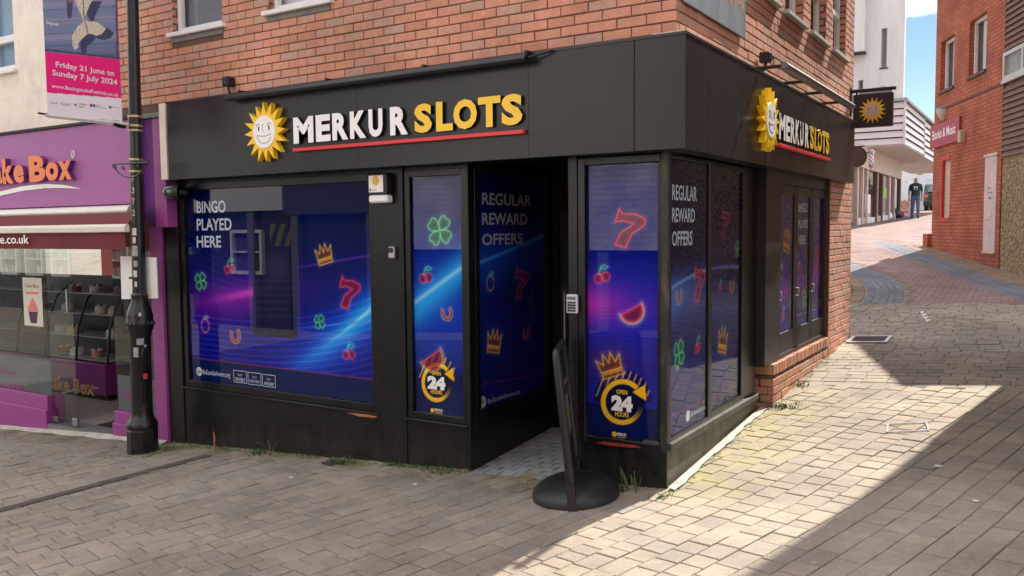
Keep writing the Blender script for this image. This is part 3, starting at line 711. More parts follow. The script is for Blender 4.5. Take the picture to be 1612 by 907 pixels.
# --- upper windows
def up_window(parent, ax, face, u0, u1, z0, z1, inset, mullion=None, transom=None, sill=True, sgn=1, pane_m=None, frame_m=white_up, fw_=.055, back=(.16, .18, .2), sill_m=None, reveal=False):
    """window in a wall; inset = depth of frame face behind the wall face (sgn = direction into the wall)"""
    def B(mb, a, b, d0, d1, c, d):
        p, q = face+sgn*d0, face+sgn*d1
        if ax == 1: mb.box(a, b, p, q, c, d)
        else: mb.box(p, q, a, b, c, d)
    mb = MB(); d0, d1 = inset, inset+.06
    B(mb, u0, u0+fw_, d0, d1, z0, z1); B(mb, u1-fw_, u1, d0, d1, z0, z1); B(mb, u0+fw_, u1-fw_, d0, d1, z0, z0+fw_); B(mb, u0+fw_, u1-fw_, d0, d1, z1-fw_, z1)
    if mullion: B(mb, mullion-fw_*.5, mullion+fw_*.5, d0+.003, d1-.003, z0+fw_, z1-fw_)
    if transom: B(mb, u0+fw_, u1-fw_, d0-.004, d1+.004, transom-fw_*.6, transom+fw_*.6)
    fr = mb.build('window', frame_m, parent, bevel=.004)
    mb = MB(); B(mb, u0+fw_*.8, u1-fw_*.8, d0+.03, d0+.036, z0+fw_*.8, z1-fw_*.8); mb.build('pane', pane_m or glass, fr)
    mb = MB(); B(mb, u0+.004, u1-.004, d0+.10, d0+.12, z0+.004, z1-.004); mb.build('blind', mat('blind_%d_%d_%d' % tuple(int(c*100) for c in back), back, .8, var=.15, scale=2), fr)
    if reveal:
        mb = MB(); B(mb, u0-.0005, u0+.012, .004, inset-.002, z0, z1); B(mb, u1-.012, u1+.0005, .004, inset-.002, z0, z1); B(mb, u0+.012, u1-.012, .004, inset-.002, z1-.012, z1); mb.build('reveal', up_tex, fr)
    if sill:
        mb = MB(); B(mb, u0-.05, u1+.05, -.05, inset+.01, z0-.045, z0-.002); mb.build('sill', sill_m or white_up, fr, bevel=.006)
    return fr
for k_, (a, b, c, d) in enumerate(fw):
    up_window(shop, 1, -.1, a, b, c, d, .06, mullion=None, transom=c+.78, back=(.17, .19, .21) if k_ == 0 else (.5, .5, .48), reveal=True)
for a, b, c in ((-5.262, -4.492, 3.783), (-3.872, -3.09, 3.803)): box('sill_block', concrete, shop, a, b, -.108, -.05, c, c+.048, bevel=.004)
for a, b, c, d in sw: up_window(shop, 0, .1, a, b, c, d, .07, transom=c+.5, sgn=-1, reveal=True, back=(.22, .23, .24), sill_m=mat('stone_sill', (.42, .40, .35), .85, var=.15, bump=.2))
# flashing gap under the brickwork, ragged mortar over the fascia
mb = MB(); mb.box(-5.5, .13, -.13, .2, FZ1-.0, 3.2); mb.build('flashing', mat('lead_flashing', (.03, .029, .03), .7, var=.2), shop)
mb = MB()
for k_ in range(46):
    a = -.1+k_*.125; mb.box(.09, .135+random.uniform(0, .045), a, a+.11+random.uniform(-.03, .02), 3.17+random.uniform(-.008, .004), 3.2+random.uniform(-.01, .008))
mb.build('mortar_bedding', mat('pale_mortar', (.36, .33, .28), .95, var=.3, scale=25, bump=.5), shop, bevel=.006)
box('mortar_lump', MATS['pale_mortar'], shop, -.05, .16, -.19, -.1, 3.168, 3.196, bevel=.01)

# --- fascia: composite panels on two sides with a soffit
fs_x = [-5.25, fx(563, -.2, 200), fx(832, -.2, 200), -.17]
for a, b in zip(fs_x[:-1], fs_x[1:]): box('fascia', fascia_m, shop, a, b-.0015, -.2, -.05, FZ0, FZ1, bevel=.0015)
mb = MB(); mb.box(-.167, .2, -.2, .17, FZ0, FZ1); mb.build('fascia', fascia_m, shop, bevel=.003)
for a, b in ((.173, .94), (.946, 1.72), (1.726, 2.5), (2.506, 3.3), (3.306, 4.1), (4.106, 5.64)):
    mb = MB(); mb.box(.05, .2, a, b, FZ0, FZ1); mb.build('fascia', fascia_m, shop, bevel=.002)
mb = MB(); mb.box(-5.255, .206, -.206, -.05, FZ1-.001, FZ1+.018); mb.box(.05, .206, -.049, 5.645, FZ1-.001, FZ1+.018); mb.build('fascia_capping', fascia_trim, shop)
mb = MB(); mb.box(-5.66, .19, -.05, .42, FZ0+.02, FZ0+.06); mb.box(-.4, .05, .42, 5.1, FZ0+.02, FZ0+.06); mb.box(-1.9, -.4, .42, 1.8, FZ0+.02, FZ0+.06); mb.build('soffit', black, shop)
box('fascia_end', mat('cream_render', (.80, .71, .60), .85, var=.08, scale=4, bump=.15, dirt=(.35, .3, .24), dirt_scale=3, dirt_amt=.35), shop, float(PY(253, 230, -.15)[0]), float(PY(263, 230, -.15)[0]), -.16, -.13, 2.42, 3.19, bevel=.004)

# --- black timber shopfront
def gpart(name, x0, x1, y0, y1, z1, m=black, bevel=.004): return box(name, m, shop, x0, x1, y0, y1, -.7, z1, bevel=bevel)
XP = fx(590); XQ = fx(636); XD = fx(738)                         # pier, small window, door reveal
gpart('pilaster', -5.66, -5.42, 0, .3, FZ0+.02)
gpart('stall_riser', -5.417, -4.98, .012, .25, .235); gpart('stall_riser', -4.976, XP, .012, .25, .235)
gpart('pilaster', XP+.003, XQ, 0, .3, FZ0+.02)
gpart('stall_riser', XQ+.003, XD-.03, .010, .25, .235)
gpart('door_post', XD-.028, XD, .0, .10, FZ0+.02)
mb = MB(); mb.box(-5.44, XP+.02, -.012, .06, .236, .262); mb.build('sill_bead', frame_black, shop, bevel=.004)
mb = MB(); mb.box(XQ-.0, XD-.03, -.012, .06, .236, .262); mb.build('sill_bead', frame_black, shop, bevel=.004)
mb = MB(); mb.box(-5.42, XD, .03, .3, 2.385, FZ0+.02); mb.build('head_rail', frame_black, shop)
# paint knocked off to bare wood
mb = MB(); mb.prism([(-4.972, .0115, -.17), (-4.955, .0115, -.2), (-4.945, .0115, -.26), (-4.957, .0115, -.3), (-4.942, .0115, -.35), (-4.945, .0115, -.385), (-4.972, .0115, -.39)], (0, -.0015, 0)); mb.build('chipped_patch', orange_wood, shop)
mb = MB(); mb.prism([(XP-.36, -.0135, .232), (XP-.2, -.0135, .214), (XP-.02, -.0135, .222), (XP+.012, -.0135, .236), (XP-.1, -.0135, .243)], (0, -.0015, 0)); mb.build('chipped_patch', orange_wood, shop)
def frame_part(name, ax, face, u0, u1, z0, z1, w, d, sgn, m=frame_black, mull=()):
    mb = MB()
    def B(a, b, c, e):
        if ax == 1: mb.box(a, b, face, face+sgn*d, c, e)
        else: mb.box(face, face+sgn*d, a, b, c, e)
    B(u0, u0+w, z0, z1); B(u1-w, u1, z0, z1); B(u0+w, u1-w, z0, z0+w); B(u0+w, u1-w, z1-w, z1)
    for q in mull: B(q-w/2, q+w/2, z0+w, z1-w)
    return mb.build(name, m, shop, bevel=.004)
def gpane(fr, ax, v, u0, u1, z0, z1, t=.006, m=None):
    mb = MB(); (mb.box(u0, u1, v, v+t, z0, z1) if ax == 1 else mb.box(v-t, v, u0, u1, z0, z1)); return mb.build('pane', m or glass, fr)
def vtext(fr, ax, v, text, pl, pt, pb, pr, m, off=.012, name='lettering', sp=1.):
    a, b = on(pl, pb, ax, v), on(pl, pt, ax, v); c = on(pr, (pt+pb)/2, ax, v); i = 1-ax
    u = np.zeros(3); u[i] = 1
    return lettering(name, text, a, u, (0, 0, 1), float(c[i]-a[i]), float(b[2]-a[2]), m, fr, offset=off, spacing=sp)
# --- printed backgrounds (evaluated where the photograph shows them)
def mixc(C, col, k): return C*(1-k[..., None])+np.array(col, float)*k[..., None]
def line_band(px, py, x0, y0, x1, y1, w):
    d = ((px-x0)*(y1-y0)-(py-y0)*(x1-x0))/math.hypot(x1-x0, y1-y0); return np.exp(-(d/w)**2)
def flow_lines(px, py, C, f, pitch, col, amp, mask):
    ph = np.mod(f/pitch, 1.); k = np.clip(1-np.abs(ph-.5)/.16, 0, 1)*amp*mask; return C+np.array(col)*k[..., None]
def bg_wide(px, py, U, Z):
    C = np.zeros(px.shape+(3,)); C[:] = (1, 16, 66)
    t = np.clip((py-300)/240, 0, 1); C = mixc(C, (18, 20, 128), np.clip(t*1.25-.2, 0, 1))
    C = mixc(C, (130, 24, 165), .80*np.exp(-(((px-372)/88)**2+((py-470+(px-372)*.12)/34)**2)))
    C = mixc(C, (225, 70, 205), .75*np.exp(-(((px-388)/48)**2+((py-462+(px-388)*.2)/7)**2)))
    xx = np.clip((px-415)/172, 0, 1.2); c = 598-112*xx**1.35
    C = mixc(C, (14, 78, 215), .85*np.exp(-((py-c)/52)**2)*np.clip((px-400)/110, 0, 1))
    C = mixc(C, (40, 176, 246), .92*np.exp(-((py-c)/(9+17*xx))**2)*np.clip((px-440)/110, 0, 1))
    C = mixc(C, (200, 240, 255), .85*np.exp(-((py-c+2)/(2.2+2*xx))**2)*np.clip((px-500)/90, 0, 1))
    C = mixc(C, (120, 50, 185), .6*np.exp(-((py-452+50*np.clip((px-330)/255, 0, 1)**.8)/2.2)**2)*np.clip((px-400)/120, 0, 1))
    C = mixc(C, (90, 150, 240), .5*np.exp(-((py-521+16*((px-430)/155))/1.4)**2)*np.clip((px-430)/60, 0, 1))
    for k in range(13):
        y = 500+k*8.5+.0011*(px-330-k*4)**2*np.where(px > 330, -1, .7)*np.clip(1-k*.02, .4, 1)+(px-330)*.16
        C = C+np.array((80, 95, 215))*(.26*np.exp(-((py-y)/.95)**2)*np.clip((py-430)/40, 0, 1))[..., None]
    for k in range(6):
        y = 372+k*13+(px-302)*(.62-.05*k)-.0011*(px-302)**2; C = C+np.array((70, 90, 190))*(.2*np.exp(-((py-y)/.9)**2)*np.clip((420-px)/80, 0, 1))[..., None]
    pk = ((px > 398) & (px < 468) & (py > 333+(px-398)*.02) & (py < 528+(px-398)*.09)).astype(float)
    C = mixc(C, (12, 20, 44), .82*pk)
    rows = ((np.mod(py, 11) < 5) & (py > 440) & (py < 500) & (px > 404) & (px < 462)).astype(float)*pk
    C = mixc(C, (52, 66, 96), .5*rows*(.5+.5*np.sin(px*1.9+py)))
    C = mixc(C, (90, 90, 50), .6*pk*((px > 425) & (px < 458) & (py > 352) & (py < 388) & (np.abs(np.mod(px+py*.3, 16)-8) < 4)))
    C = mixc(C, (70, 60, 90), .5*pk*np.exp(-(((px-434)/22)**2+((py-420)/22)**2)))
    ly = 563+(px-302)*.122; C = mixc(C, (8, 30, 78), (py > ly).astype(float)*.95)
    C = mixc(C, (150, 40, 90), .8*np.exp(-((py-ly)/1.2)**2)); return C
def bg_small(px, py, U, Z):
    C = np.zeros(px.shape+(3,)); C[:] = (4, 22, 104)
    C = mixc(C, (20, 60, 180), np.clip((py-330)/150, 0, 1)*np.clip((620-py)/120, 0, 1))
    C = mixc(C, (40, 170, 245), .9*line_band(px, py, 648, 492, 722, 428, 24)); C = mixc(C, (170, 225, 250), .7*line_band(px, py, 648, 480, 722, 425, 4))
    C = flow_lines(px, py, C, py-(px-650)*-.6, 8, (60, 60, 170), .15, np.clip((py-500)/40, 0, 1)*np.clip((590-py)/30, 0, 1))
    C = flow_lines(px, py, C, py+(px-650)*.1, 7, (70, 40, 160), .15, ((py > 375) & (py < 425)).astype(float))
    return mixc(C, (8, 28, 82), (py > 583+(px-648)*.1).astype(float)*.9)
def roundel_px(C, px, py, cx, cy, rx, ry, col2=(12, 22, 62)):
    r = np.hypot((px-cx)/rx, (py-cy)/ry); a = np.degrees(np.arctan2(-(py-cy)/ry, (px-cx)/rx))
    C = mixc(C, (34, 22, 66), ((np.hypot((px-cx)/(rx*1.28), (py-cy+ry*.15)/(ry*1.2)) < 1) & (py < cy)).astype(float))
    st = ((np.mod(px*.9+py*.35, 9) < 2.2) & (np.hypot((px-cx)/(rx*1.28), (py-cy+ry*.15)/(ry*1.2)) < 1) & (py < cy-ry*.25)).astype(float); C = mixc(C, (190, 180, 215), .75*st)
    C = mixc(C, (12, 20, 60), (r < 1).astype(float))
    ring = np.clip((.105-np.abs(r-.87))/.03+.5, 0, 1)*((a > 42) | (a < -8)); fade = np.clip((-8-a)/60, 0, 1)*(a < 0)+(a > 0)*1.
    C = C*(1-(ring*fade)[..., None])+np.array((250, 195, 40))*(ring*fade)[..., None]
    return C
def arrow_head(C, px, py, cx, cy, rx, ry):
    P = np.stack([(px-cx)/rx, -(py-cy)/ry], -1); return mixc(C, (250, 195, 40), inside(P, [(.45, .42), (1.02, .74), (1.06, .06)]).astype(float))
def bg_panel(px, py, U, Z):
    C = np.zeros(px.shape+(3,)); C[:] = (10, 22, 116)
    C = mixc(C, (24, 36, 165), np.clip((py-380)/70, 0, 1)); C = mixc(C, (190, 40, 175), .9*np.exp(-((py-478-(px-919)*.05+(px-919)*.0)/34)**2)*np.clip((1040-px)/110, .25, 1))
    C = mixc(C, (34, 30, 140), np.clip((py-520)/50, 0, 1)*np.clip((640-py)/60, 0, 1))
    C = flow_lines(px, py, C, py-(px-919)*-.12-.0012*(px-919)**2, 6.5, (70, 80, 210), .13, np.clip((py-440)/30, 0, 1)*np.clip((630-py)/30, 0, 1))
    C = mixc(C, (120, 60, 60), .35*np.exp(-(((px-962)/34)**2+((py-570)/30)**2)))
    C = mixc(C, (10, 26, 84), (py > 632+(px-919)*.12).astype(float)*.95)
    C = roundel_px(C, px, py, 980, 633, 35, 37); return arrow_head(C, px, py, 980, 633, 35, 37)
def bg_small2(px, py, U, Z):
    C = bg_small(px, py, U, Z); C = roundel_px(C, px, py, 688, 602, 25, 32); return arrow_head(C, px, py, 688, 602, 25, 32)
def bg_return(px, py, U, Z):
    C = np.zeros(px.shape+(3,)); C[:] = (6, 14, 62); C = mixc(C, (16, 50, 130), .8*np.exp(-((py-420+(px-745)*.3)/50)**2))
    C = mixc(C, (60, 140, 200), .6*line_band(px, py, 745, 418, 860, 370, 3)); C = mixc(C, (14, 22, 84), np.clip((py-450)/60, 0, .8))
    C = mixc(C, (90, 30, 70), .8*line_band(px, py, 745, 607, 862, 588, 1)); return C
def bg_side(px, py, U, Z):
    C = np.zeros(px.shape+(3,)); C[:] = (8, 14, 52); C = mixc(C, (24, 34, 96), np.clip((py-400)/60, 0, 1))
    C = mixc(C, (60, 120, 210), .7*np.exp(-((py-470+(px-1056)*.5)/34)**2)*np.clip((1125-px)/60, 0, 1)); C = mixc(C, (150, 200, 240), .6*np.exp(-((py-455+(px-1056)*.75-.004*(px-1056)**2)/3)**2))
    C = mixc(C, (80, 30, 110), .5*np.exp(-((py-400+(px-1128)*.4)/20)**2)*np.clip((px-1100)/40, 0, 1))
    C = flow_lines(px, py, C, py+(px-1100)*.3, 8, (40, 60, 150), .15, (py > 470).astype(float)); return mixc(C, (160, 40, 80), .7*line_band(px, py, 1056, 655, 1166, 605, 1.2))
def bg_door(px, py, U, Z):
    C = np.zeros(px.shape+(3,)); C[:] = (40, 26, 100); k = np.ones(px.shape)
    C = mixc(C, (44, 26, 112), k); C = mixc(C, (150, 40, 150), .7*k*np.exp(-((py-465+(px-1225)*.55)/16)**2)); C = mixc(C, (36, 34, 140), k*np.clip((py-470)/40, 0, .8))
    return flow_lines(px, py, C, py-(px-1225)*.4, 6, (90, 90, 200), .35, (py > 470).astype(float))
ST = .0095
# wide front window
V0 = .055
wa, wb = fx(301, V0), fx(586, V0)
f1 = frame_part('shop_window', 1, .02, -5.415, XP, .262, 2.385, .07, .09, 1)
gpane(f1, 1, V0-.008, -5.35, XP-.06, .33, 2.32)
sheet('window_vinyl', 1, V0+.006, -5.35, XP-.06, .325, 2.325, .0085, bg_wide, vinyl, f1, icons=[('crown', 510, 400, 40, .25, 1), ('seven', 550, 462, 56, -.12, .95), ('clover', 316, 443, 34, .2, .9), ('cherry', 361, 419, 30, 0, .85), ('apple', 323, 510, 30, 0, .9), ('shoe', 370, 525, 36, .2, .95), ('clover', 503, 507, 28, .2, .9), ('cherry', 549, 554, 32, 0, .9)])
for t, a, b, r in (('BINGO', 317, 336, 355), ('PLAYED', 344.5, 363, 364.5), ('HERE', 371.5, 389.5, 348)): vtext(f1, 1, V0+.0045, t, 310, a, b, r, pale_text, .018)
vtext(f1, 1, V0+.0045, 'BeGambleAware.org', 319.5, 581.5, 591.5, 362, pale_text, .008)
def vdisc(fr, ax, v, cx, cy, ry, m, name='badge_disc'):
    c = on(cx, cy, ax, v); r = abs(on(cx, cy-ry, ax, v)[2]-on(cx, cy+ry, ax, v)[2])/2; pts = []
    for k in range(28):
        p = np.array(c); p[1-ax] += r*math.cos(2*math.pi*k/28); p[2] += r*math.sin(2*math.pi*k/28); pts.append(p)
    mb = MB(); mb.poly(pts); return mb.build(name, m, fr)
mint = mat('mint_badge', (.52, .66, .66), .5, var=0)
vdisc(f1, 1, V0+.0045, 313.5, 585, 7, mint); vtext(f1, 1, V0+.0035, '18+', 310, 582, 588, 317.5, ink, .01)
for k_, t in enumerate(('SENSIBLY', 'ENJOYABLY', 'AFFORDABLY')):
    a = 368+k_*22.5; dy = k_*3.4
    vtext(f1, 1, V0+.0045, t, a+2.5, 594+dy, 599.5+dy, a+18.5, pale_text, .01); vtext(f1, 1, V0+.0045, 'PLAY', a+7, 588.5+dy, 592+dy, a+13.5, pale_text, .0)
    p0, p1 = on(a, 601.5+dy, 1, V0+.0045), on(a+20.5, 587+dy+3, 1, V0+.0045); x0, x1, z0, z1 = p0[0], p1[0], p0[2], p0[2]+.125
    mb = MB()
    for q in ((x0, x1, z0, z0+.006), (x0, x1, z1-.006, z1), (x0, x0+.006, z0+.006, z1-.006), (x1-.006, x1, z0+.006, z1-.006)): mb.poly([(q[0], V0+.0045, q[2]), (q[1], V0+.0045, q[2]), (q[1], V0+.0045, q[3]), (q[0], V0+.0045, q[3])])
    mb.build('badge_outline', pale_text, f1)
# small front window beside the door
f2 = frame_part('shop_window', 1, .018, XQ+.004, XD-.03, .262, 2.385, .055, .09, 1)
sa, sb = fx(648, V0), fx(721, V0)
gpane(f2, 1, V0-.008, XQ+.055, XD-.08, .31, 2.34)
sheet('window_vinyl', 1, V0+.006, XQ+.055, XD-.08, .31, 2.34, ST*.8, bg_small2, vinyl, f2, icons=[('clover', 692, 363, 58, .15, 1), ('cherry', 670, 433, 32, 0, .9), ('shoe', 703, 490, 34, .2, .95), ('melon', 679, 562, 50, 1.0, .9)])
def roundel_text(fr, ax, v, cx, cy, s, tilt=0.):
    vtext(fr, ax, v, 'OPEN', cx-8*s*.9, cy-17*s, cy-11*s, cx+8*s*.9, yellow, .02)
    vtext(fr, ax, v, '24', cx-15*s*.95, cy-10*s, cy+11*s, cx+16*s*.9, white_sign, .07)
    vtext(fr, ax, v, 'HOURS', cx-10*s*.9, cy+12.5*s, cy+19*s, cx+10*s*.9, yellow, .02)
roundel_text(f2, 1, V0+.0045, 687, 601, .98)
vtext(f2, 1, V0+.0045, 'MERKUR', 684, 643, 646.5, 697, white_sign, .03); vtext(f2, 1, V0+.0045, 'SLOTS', 685, 647.5, 650.5, 696, yellow, .03); vdisc(f2, 1, V0+.0045, 680.5, 646, 3.4, yellow)
# door recess: left return with a printed panel
RX = XD; RY1 = 1.36; VX = RX-.035
mb = MB(); mb.box(RX-.12, RX-.002, .103, RY1, -.7, .30); mb.build('stall_riser', black, shop, bevel=.004)
f3 = frame_part('shop_window', 0, RX-.004, .103, RY1, .302, 2.42, .07, .09, -1)
gpane(f3, 0, VX+.012, .16, RY1-.06, .36, 2.36)
sheet('window_vinyl', 0, VX-.004, .16, RY1-.06, .36, 2.36, ST, bg_return, vinyl, f3, gain=2.0, icons=[('apple', 772, 443, 34, 0, .6), ('seven', 821, 447, 54, -.12, .5), ('crown', 778, 537, 46, -.2, .75), ('shoe', 828, 521, 30, .1, .5)])
for t, a, b, r in (('REGULAR', 303, 322.5, 836), ('REWARD', 335, 354, 830), ('OFFERS', 368, 386.5, 823)): vtext(f3, 0, VX-.002, t, 759, a, b, r, dim_text, .018)
vtext(f3, 0, VX-.002, 'BeGambleAware.org', 768, 628, 638, 819, dim_text, .008); vdisc(f3, 0, VX-.002, 760, 633, 9.5, mint); vtext(f3, 0, VX-.001, '18+', 756, 629.5, 637, 764, ink, .01)
# entrance door at the back of the recess
XJ = fx(895); XK = fx(919, V0)
dm = MB(); dm.box(RX, XJ+.03, RY1+.02, RY1+.08, 2.15, 2.43); dm.box(RX, RX+.07, RY1+.02, RY1+.08, -.15, 2.15); dm.box(XJ-.05, XJ+.03, RY1+.02, RY1+.08, -.15, 2.15); dm.box(RX+.07, XJ-.05, RY1+.03, RY1+.07, -.15, .12); dm.box(RX+.07, XJ-.05, RY1+.03, RY1+.07, 2.03, 2.15)
door = dm.build('door', frame_black, shop, bevel=.004)
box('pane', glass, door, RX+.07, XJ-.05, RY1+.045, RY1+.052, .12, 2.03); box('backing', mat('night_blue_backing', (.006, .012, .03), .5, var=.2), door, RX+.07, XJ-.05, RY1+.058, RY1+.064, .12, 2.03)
mb = MB(); mb.tube([(RX+.16, RY1+.0, .75), (RX+.16, RY1-.03, .78), (RX+.16, RY1-.03, 1.28), (RX+.16, RY1, 1.31)], .012); mb.build('handle', grey_metal, door, smooth=True)
mb = MB(); mb.box(XJ+.031, -.70, .42, 1.6, -.7, 2.43); mb.build('reveal_wall', black, shop)
# paving inside the recess
tile_m = piece_mat('recess_tile', [(.20, .205, .215), (.25, .255, .26), (.22, .225, .235), (.28, .28, .285)], bump=.3)
tl = []
for j in range(13):
    for i in range(8):
        x, y = RX+.07+i*.135+(.0675 if j % 2 else 0), .03+j*.105
        if x < XJ-.02: tl.append((x, y, .135, .105, 0.))
lay('floor_tile', tl, tile_m, ground, jz=.0008, jr=.002, tilt=.003, kind='stuff')
# right-hand front panel
gpart('stall_riser', XJ, -.005, .012, .25, .262)
mb = MB(); mb.box(XJ, XJ+.075, -.004, .12, .262, FZ0+.02); mb.build('door_post', black, shop, bevel=.004)
f4 = frame_part('shop_window', 1, .006, XJ+.078, -.008, .262, 2.405, .055, .09, 1)
ka, kb = fx(918, V0), fx(1028, V0)
gpane(f4, 1, V0-.008, XJ+.125, -.055, .31, 2.36)
sheet('window_vinyl', 1, V0+.006, XJ+.125, -.055, .31, 2.36, .0065, bg_panel, vinyl, f4, icons=[('seven', 990, 361, 68, -.15, 1), ('cherry', 947, 432, 34, .1, 1), ('melon', 994, 489, 46, .95, 1), ('crown', 960, 575, 48, .35, 1)])
roundel_text(f4, 1, V0+.0045, 979, 633, 1.17)
vtext(f4, 1, V0+.0045, 'MERKUR', 971, 681, 685.5, 986, white_sign, .03); vtext(f4, 1, V0+.0045, 'SLOTS', 972, 687, 690.5, 984, yellow, .03); vdisc(f4, 1, V0+.0045, 967, 683.5, 4.2, yellow)
mb = MB(); mb.prism([(-.58, .0045, .268), (-.44, .0045, .262), (-.3, .0045, .27), (-.2, .0045, .277), (-.26, .0045, .292), (-.5, .0045, .288)], (0, -.0015, 0)); mb.build('chipped_patch', mat('worn_red_paint', (.3, .03, .02), .7, var=.4, scale=30), shop)
# --- side: corner post, two shop windows, post, pilaster, folding doors
RZ = .335
mb = MB(); mb.box(-.055, .0, .0, .03, .262, FZ0+.02); mb.build('corner_post', mat('worn_black_post', (.014, .013, .012), .4, var=.3, scale=8, dirt=(.30, .27, .22), dirt_scale=7, dirt_amt=.45, stretch=(1, 1, .35)), shop, bevel=.005)
side_black = mat('sunworn_black_paint', (.016, .015, .013), .5, var=.3, scale=5, bump=.1, bscale=30, dirt=(.085, .08, .07), dirt_scale=7, dirt_amt=.7)
for a, b in ((0.0, .52), (.524, 1.2), (1.204, 2.25)): 
    mb = MB(); mb.box(-.25, -.006 if a else -.0045, a+(.013 if a == 0 else 0), b, -.7, RZ-.06); mb.build('stall_riser', side_black, shop, bevel=.003)
mb = MB(); mb.box(-.2, .028, .012, 2.2, RZ-.058, RZ); mb.build('sill', side_black, shop, bevel=.008)
g1b, g2a, g2b = sy(1112, -.02), sy(1129, -.02), sy(1168, -.02)
f5 = frame_part('shop_window', 0, .0, .032, g1b+.03, RZ, 2.41, .03, .09, -1); f6 = frame_part('shop_window', 0, -.002, g1b+.032, 1.80, RZ, 2.41, .055, .09, -1)
gpane(f5, 0, -.014, .06, g1b+.003, RZ+.028, 2.382); gpane(f6, 0, -.020, g1b+.085, 1.75, RZ+.05, 2.36)
sheet('window_vinyl', 0, -.024, .06, g1b+.003, RZ+.028, 2.382, ST*.8, bg_side, vinyl, f5, icons=[('shoe', 1069, 462, 40, .1, .8), ('seven', 1101, 447, 62, -.1, .9), ('clover', 1069, 557, 54, .2, 1), ('cherry', 1098, 543, 32, 0, .9)])
sheet('window_vinyl', 0, -.032, g1b+.085, 1.75, RZ+.05, 2.36, ST, bg_side, vinyl, f6, icons=[('seven', 1142, 352, 50, -.1, .55), ('clover', 1161, 392, 30, .2, .8), ('shoe', 1152, 447, 34, .1, .9), ('crown', 1138, 535, 50, -.2, 1), ('cherry', 1134, 450, 24, 0, .7)])
for t, a, b, r in (('REGULAR', 290, 315, 1097), ('REWARD', 327, 350, 1094), ('OFFERS', 364, 388, 1090)): vtext(f5, 0, -.0225, t, 1058, a, b, r, pale_text, .018)
vdisc(f5, 0, -.0225, 1083, 655, 9, mint); vtext(f5, 0, -.0225, 'BeGambleAware', 1088, 648, 656, 1110, pale_text, .008)
mb = MB(); mb.box(-.3, -.012, 1.802, 2.215, -.7, FZ0+.02); mb.build('pilaster', black, shop, bevel=.004)
splash(side_black, (.13, .115, .09), .5, .8)
brown_black = mat('brown_black_paint', (.018, .0145, .012), .38, var=.3, scale=4, bump=.05)
PA, PB = 2.218, 2.735
DX = .08
mb = MB(); mb.box(-.3, .07, PA, PB, .576, FZ0+.02); mb.build('pilaster', brown_black, shop, bevel=.004)
box('door_head', brown_black, shop, -.12, .062, PB+.003, 4.785, 2.30, FZ0+.02, bevel=.004); box('door_sill', brown_black, shop, -.12, .062, PB+.003, 4.785, .576, .62, bevel=.004)
dw = (4.785-PB)/3
for k_ in range(3):
    a, b = PB+k_*dw+.008, PB+(k_+1)*dw-.004
    mb = MB(); w = .075; X0, X1 = -.01, .05
    mb.box(X0, X1, a, a+w, .623, 2.297); mb.box(X0, X1, b-w, b, .623, 2.297); mb.box(X0, X1, a+w, b-w, .623, .82); mb.box(X0, X1, a+w, b-w, 2.2, 2.297)
    dl = mb.build('folding_door', brown_black, shop, bevel=.004)
    gpane(dl, 0, .038, a+w-.01, b-w+.01, .81, 2.21)
    ics = [[('crown', 1239, 378, 46, -.2, 1), ('apple', 1230, 428, 30, 0, .9), ('cherry', 1233, 495, 26, 0, .9), ('clover', 1244, 472, 20, .2, .8)], [('shoe', 1272, 404, 22, .1, .9), ('clover', 1267, 468, 40, .2, 1), ('cherry', 1258, 420, 20, 0, .8)], [('seven', 1287, 406, 42, -.1, 1), ('apple', 1286, 446, 20, 0, .8), ('cherry', 1291, 478, 20, 0, .8), ('crown', 1297, 440, 24, 0, .6)]][k_]
    sheet('window_vinyl', 0, .026, a+w-.01, b-w+.01, .81, 2.21, ST*1.2, bg_door, vinyl, dl, icons=ics)
    if k_ == 1:
        for t, p, q, r in (('BINGO', 320, 334, 1271), ('PLAYED', 346, 359, 1273.5), ('HERE', 371, 385, 1268)): vtext(dl, 0, .0275, t, 1256.5, p, q, r, pale_text, .018)
    mb = MB(); mb.tube([(.05, a+.03, 1.16), (.075, a+.03, 1.16), (.075, a+.03, 1.24), (.05, a+.03, 1.24)], .007); mb.build('handle', grey_metal, dl, smooth=True)

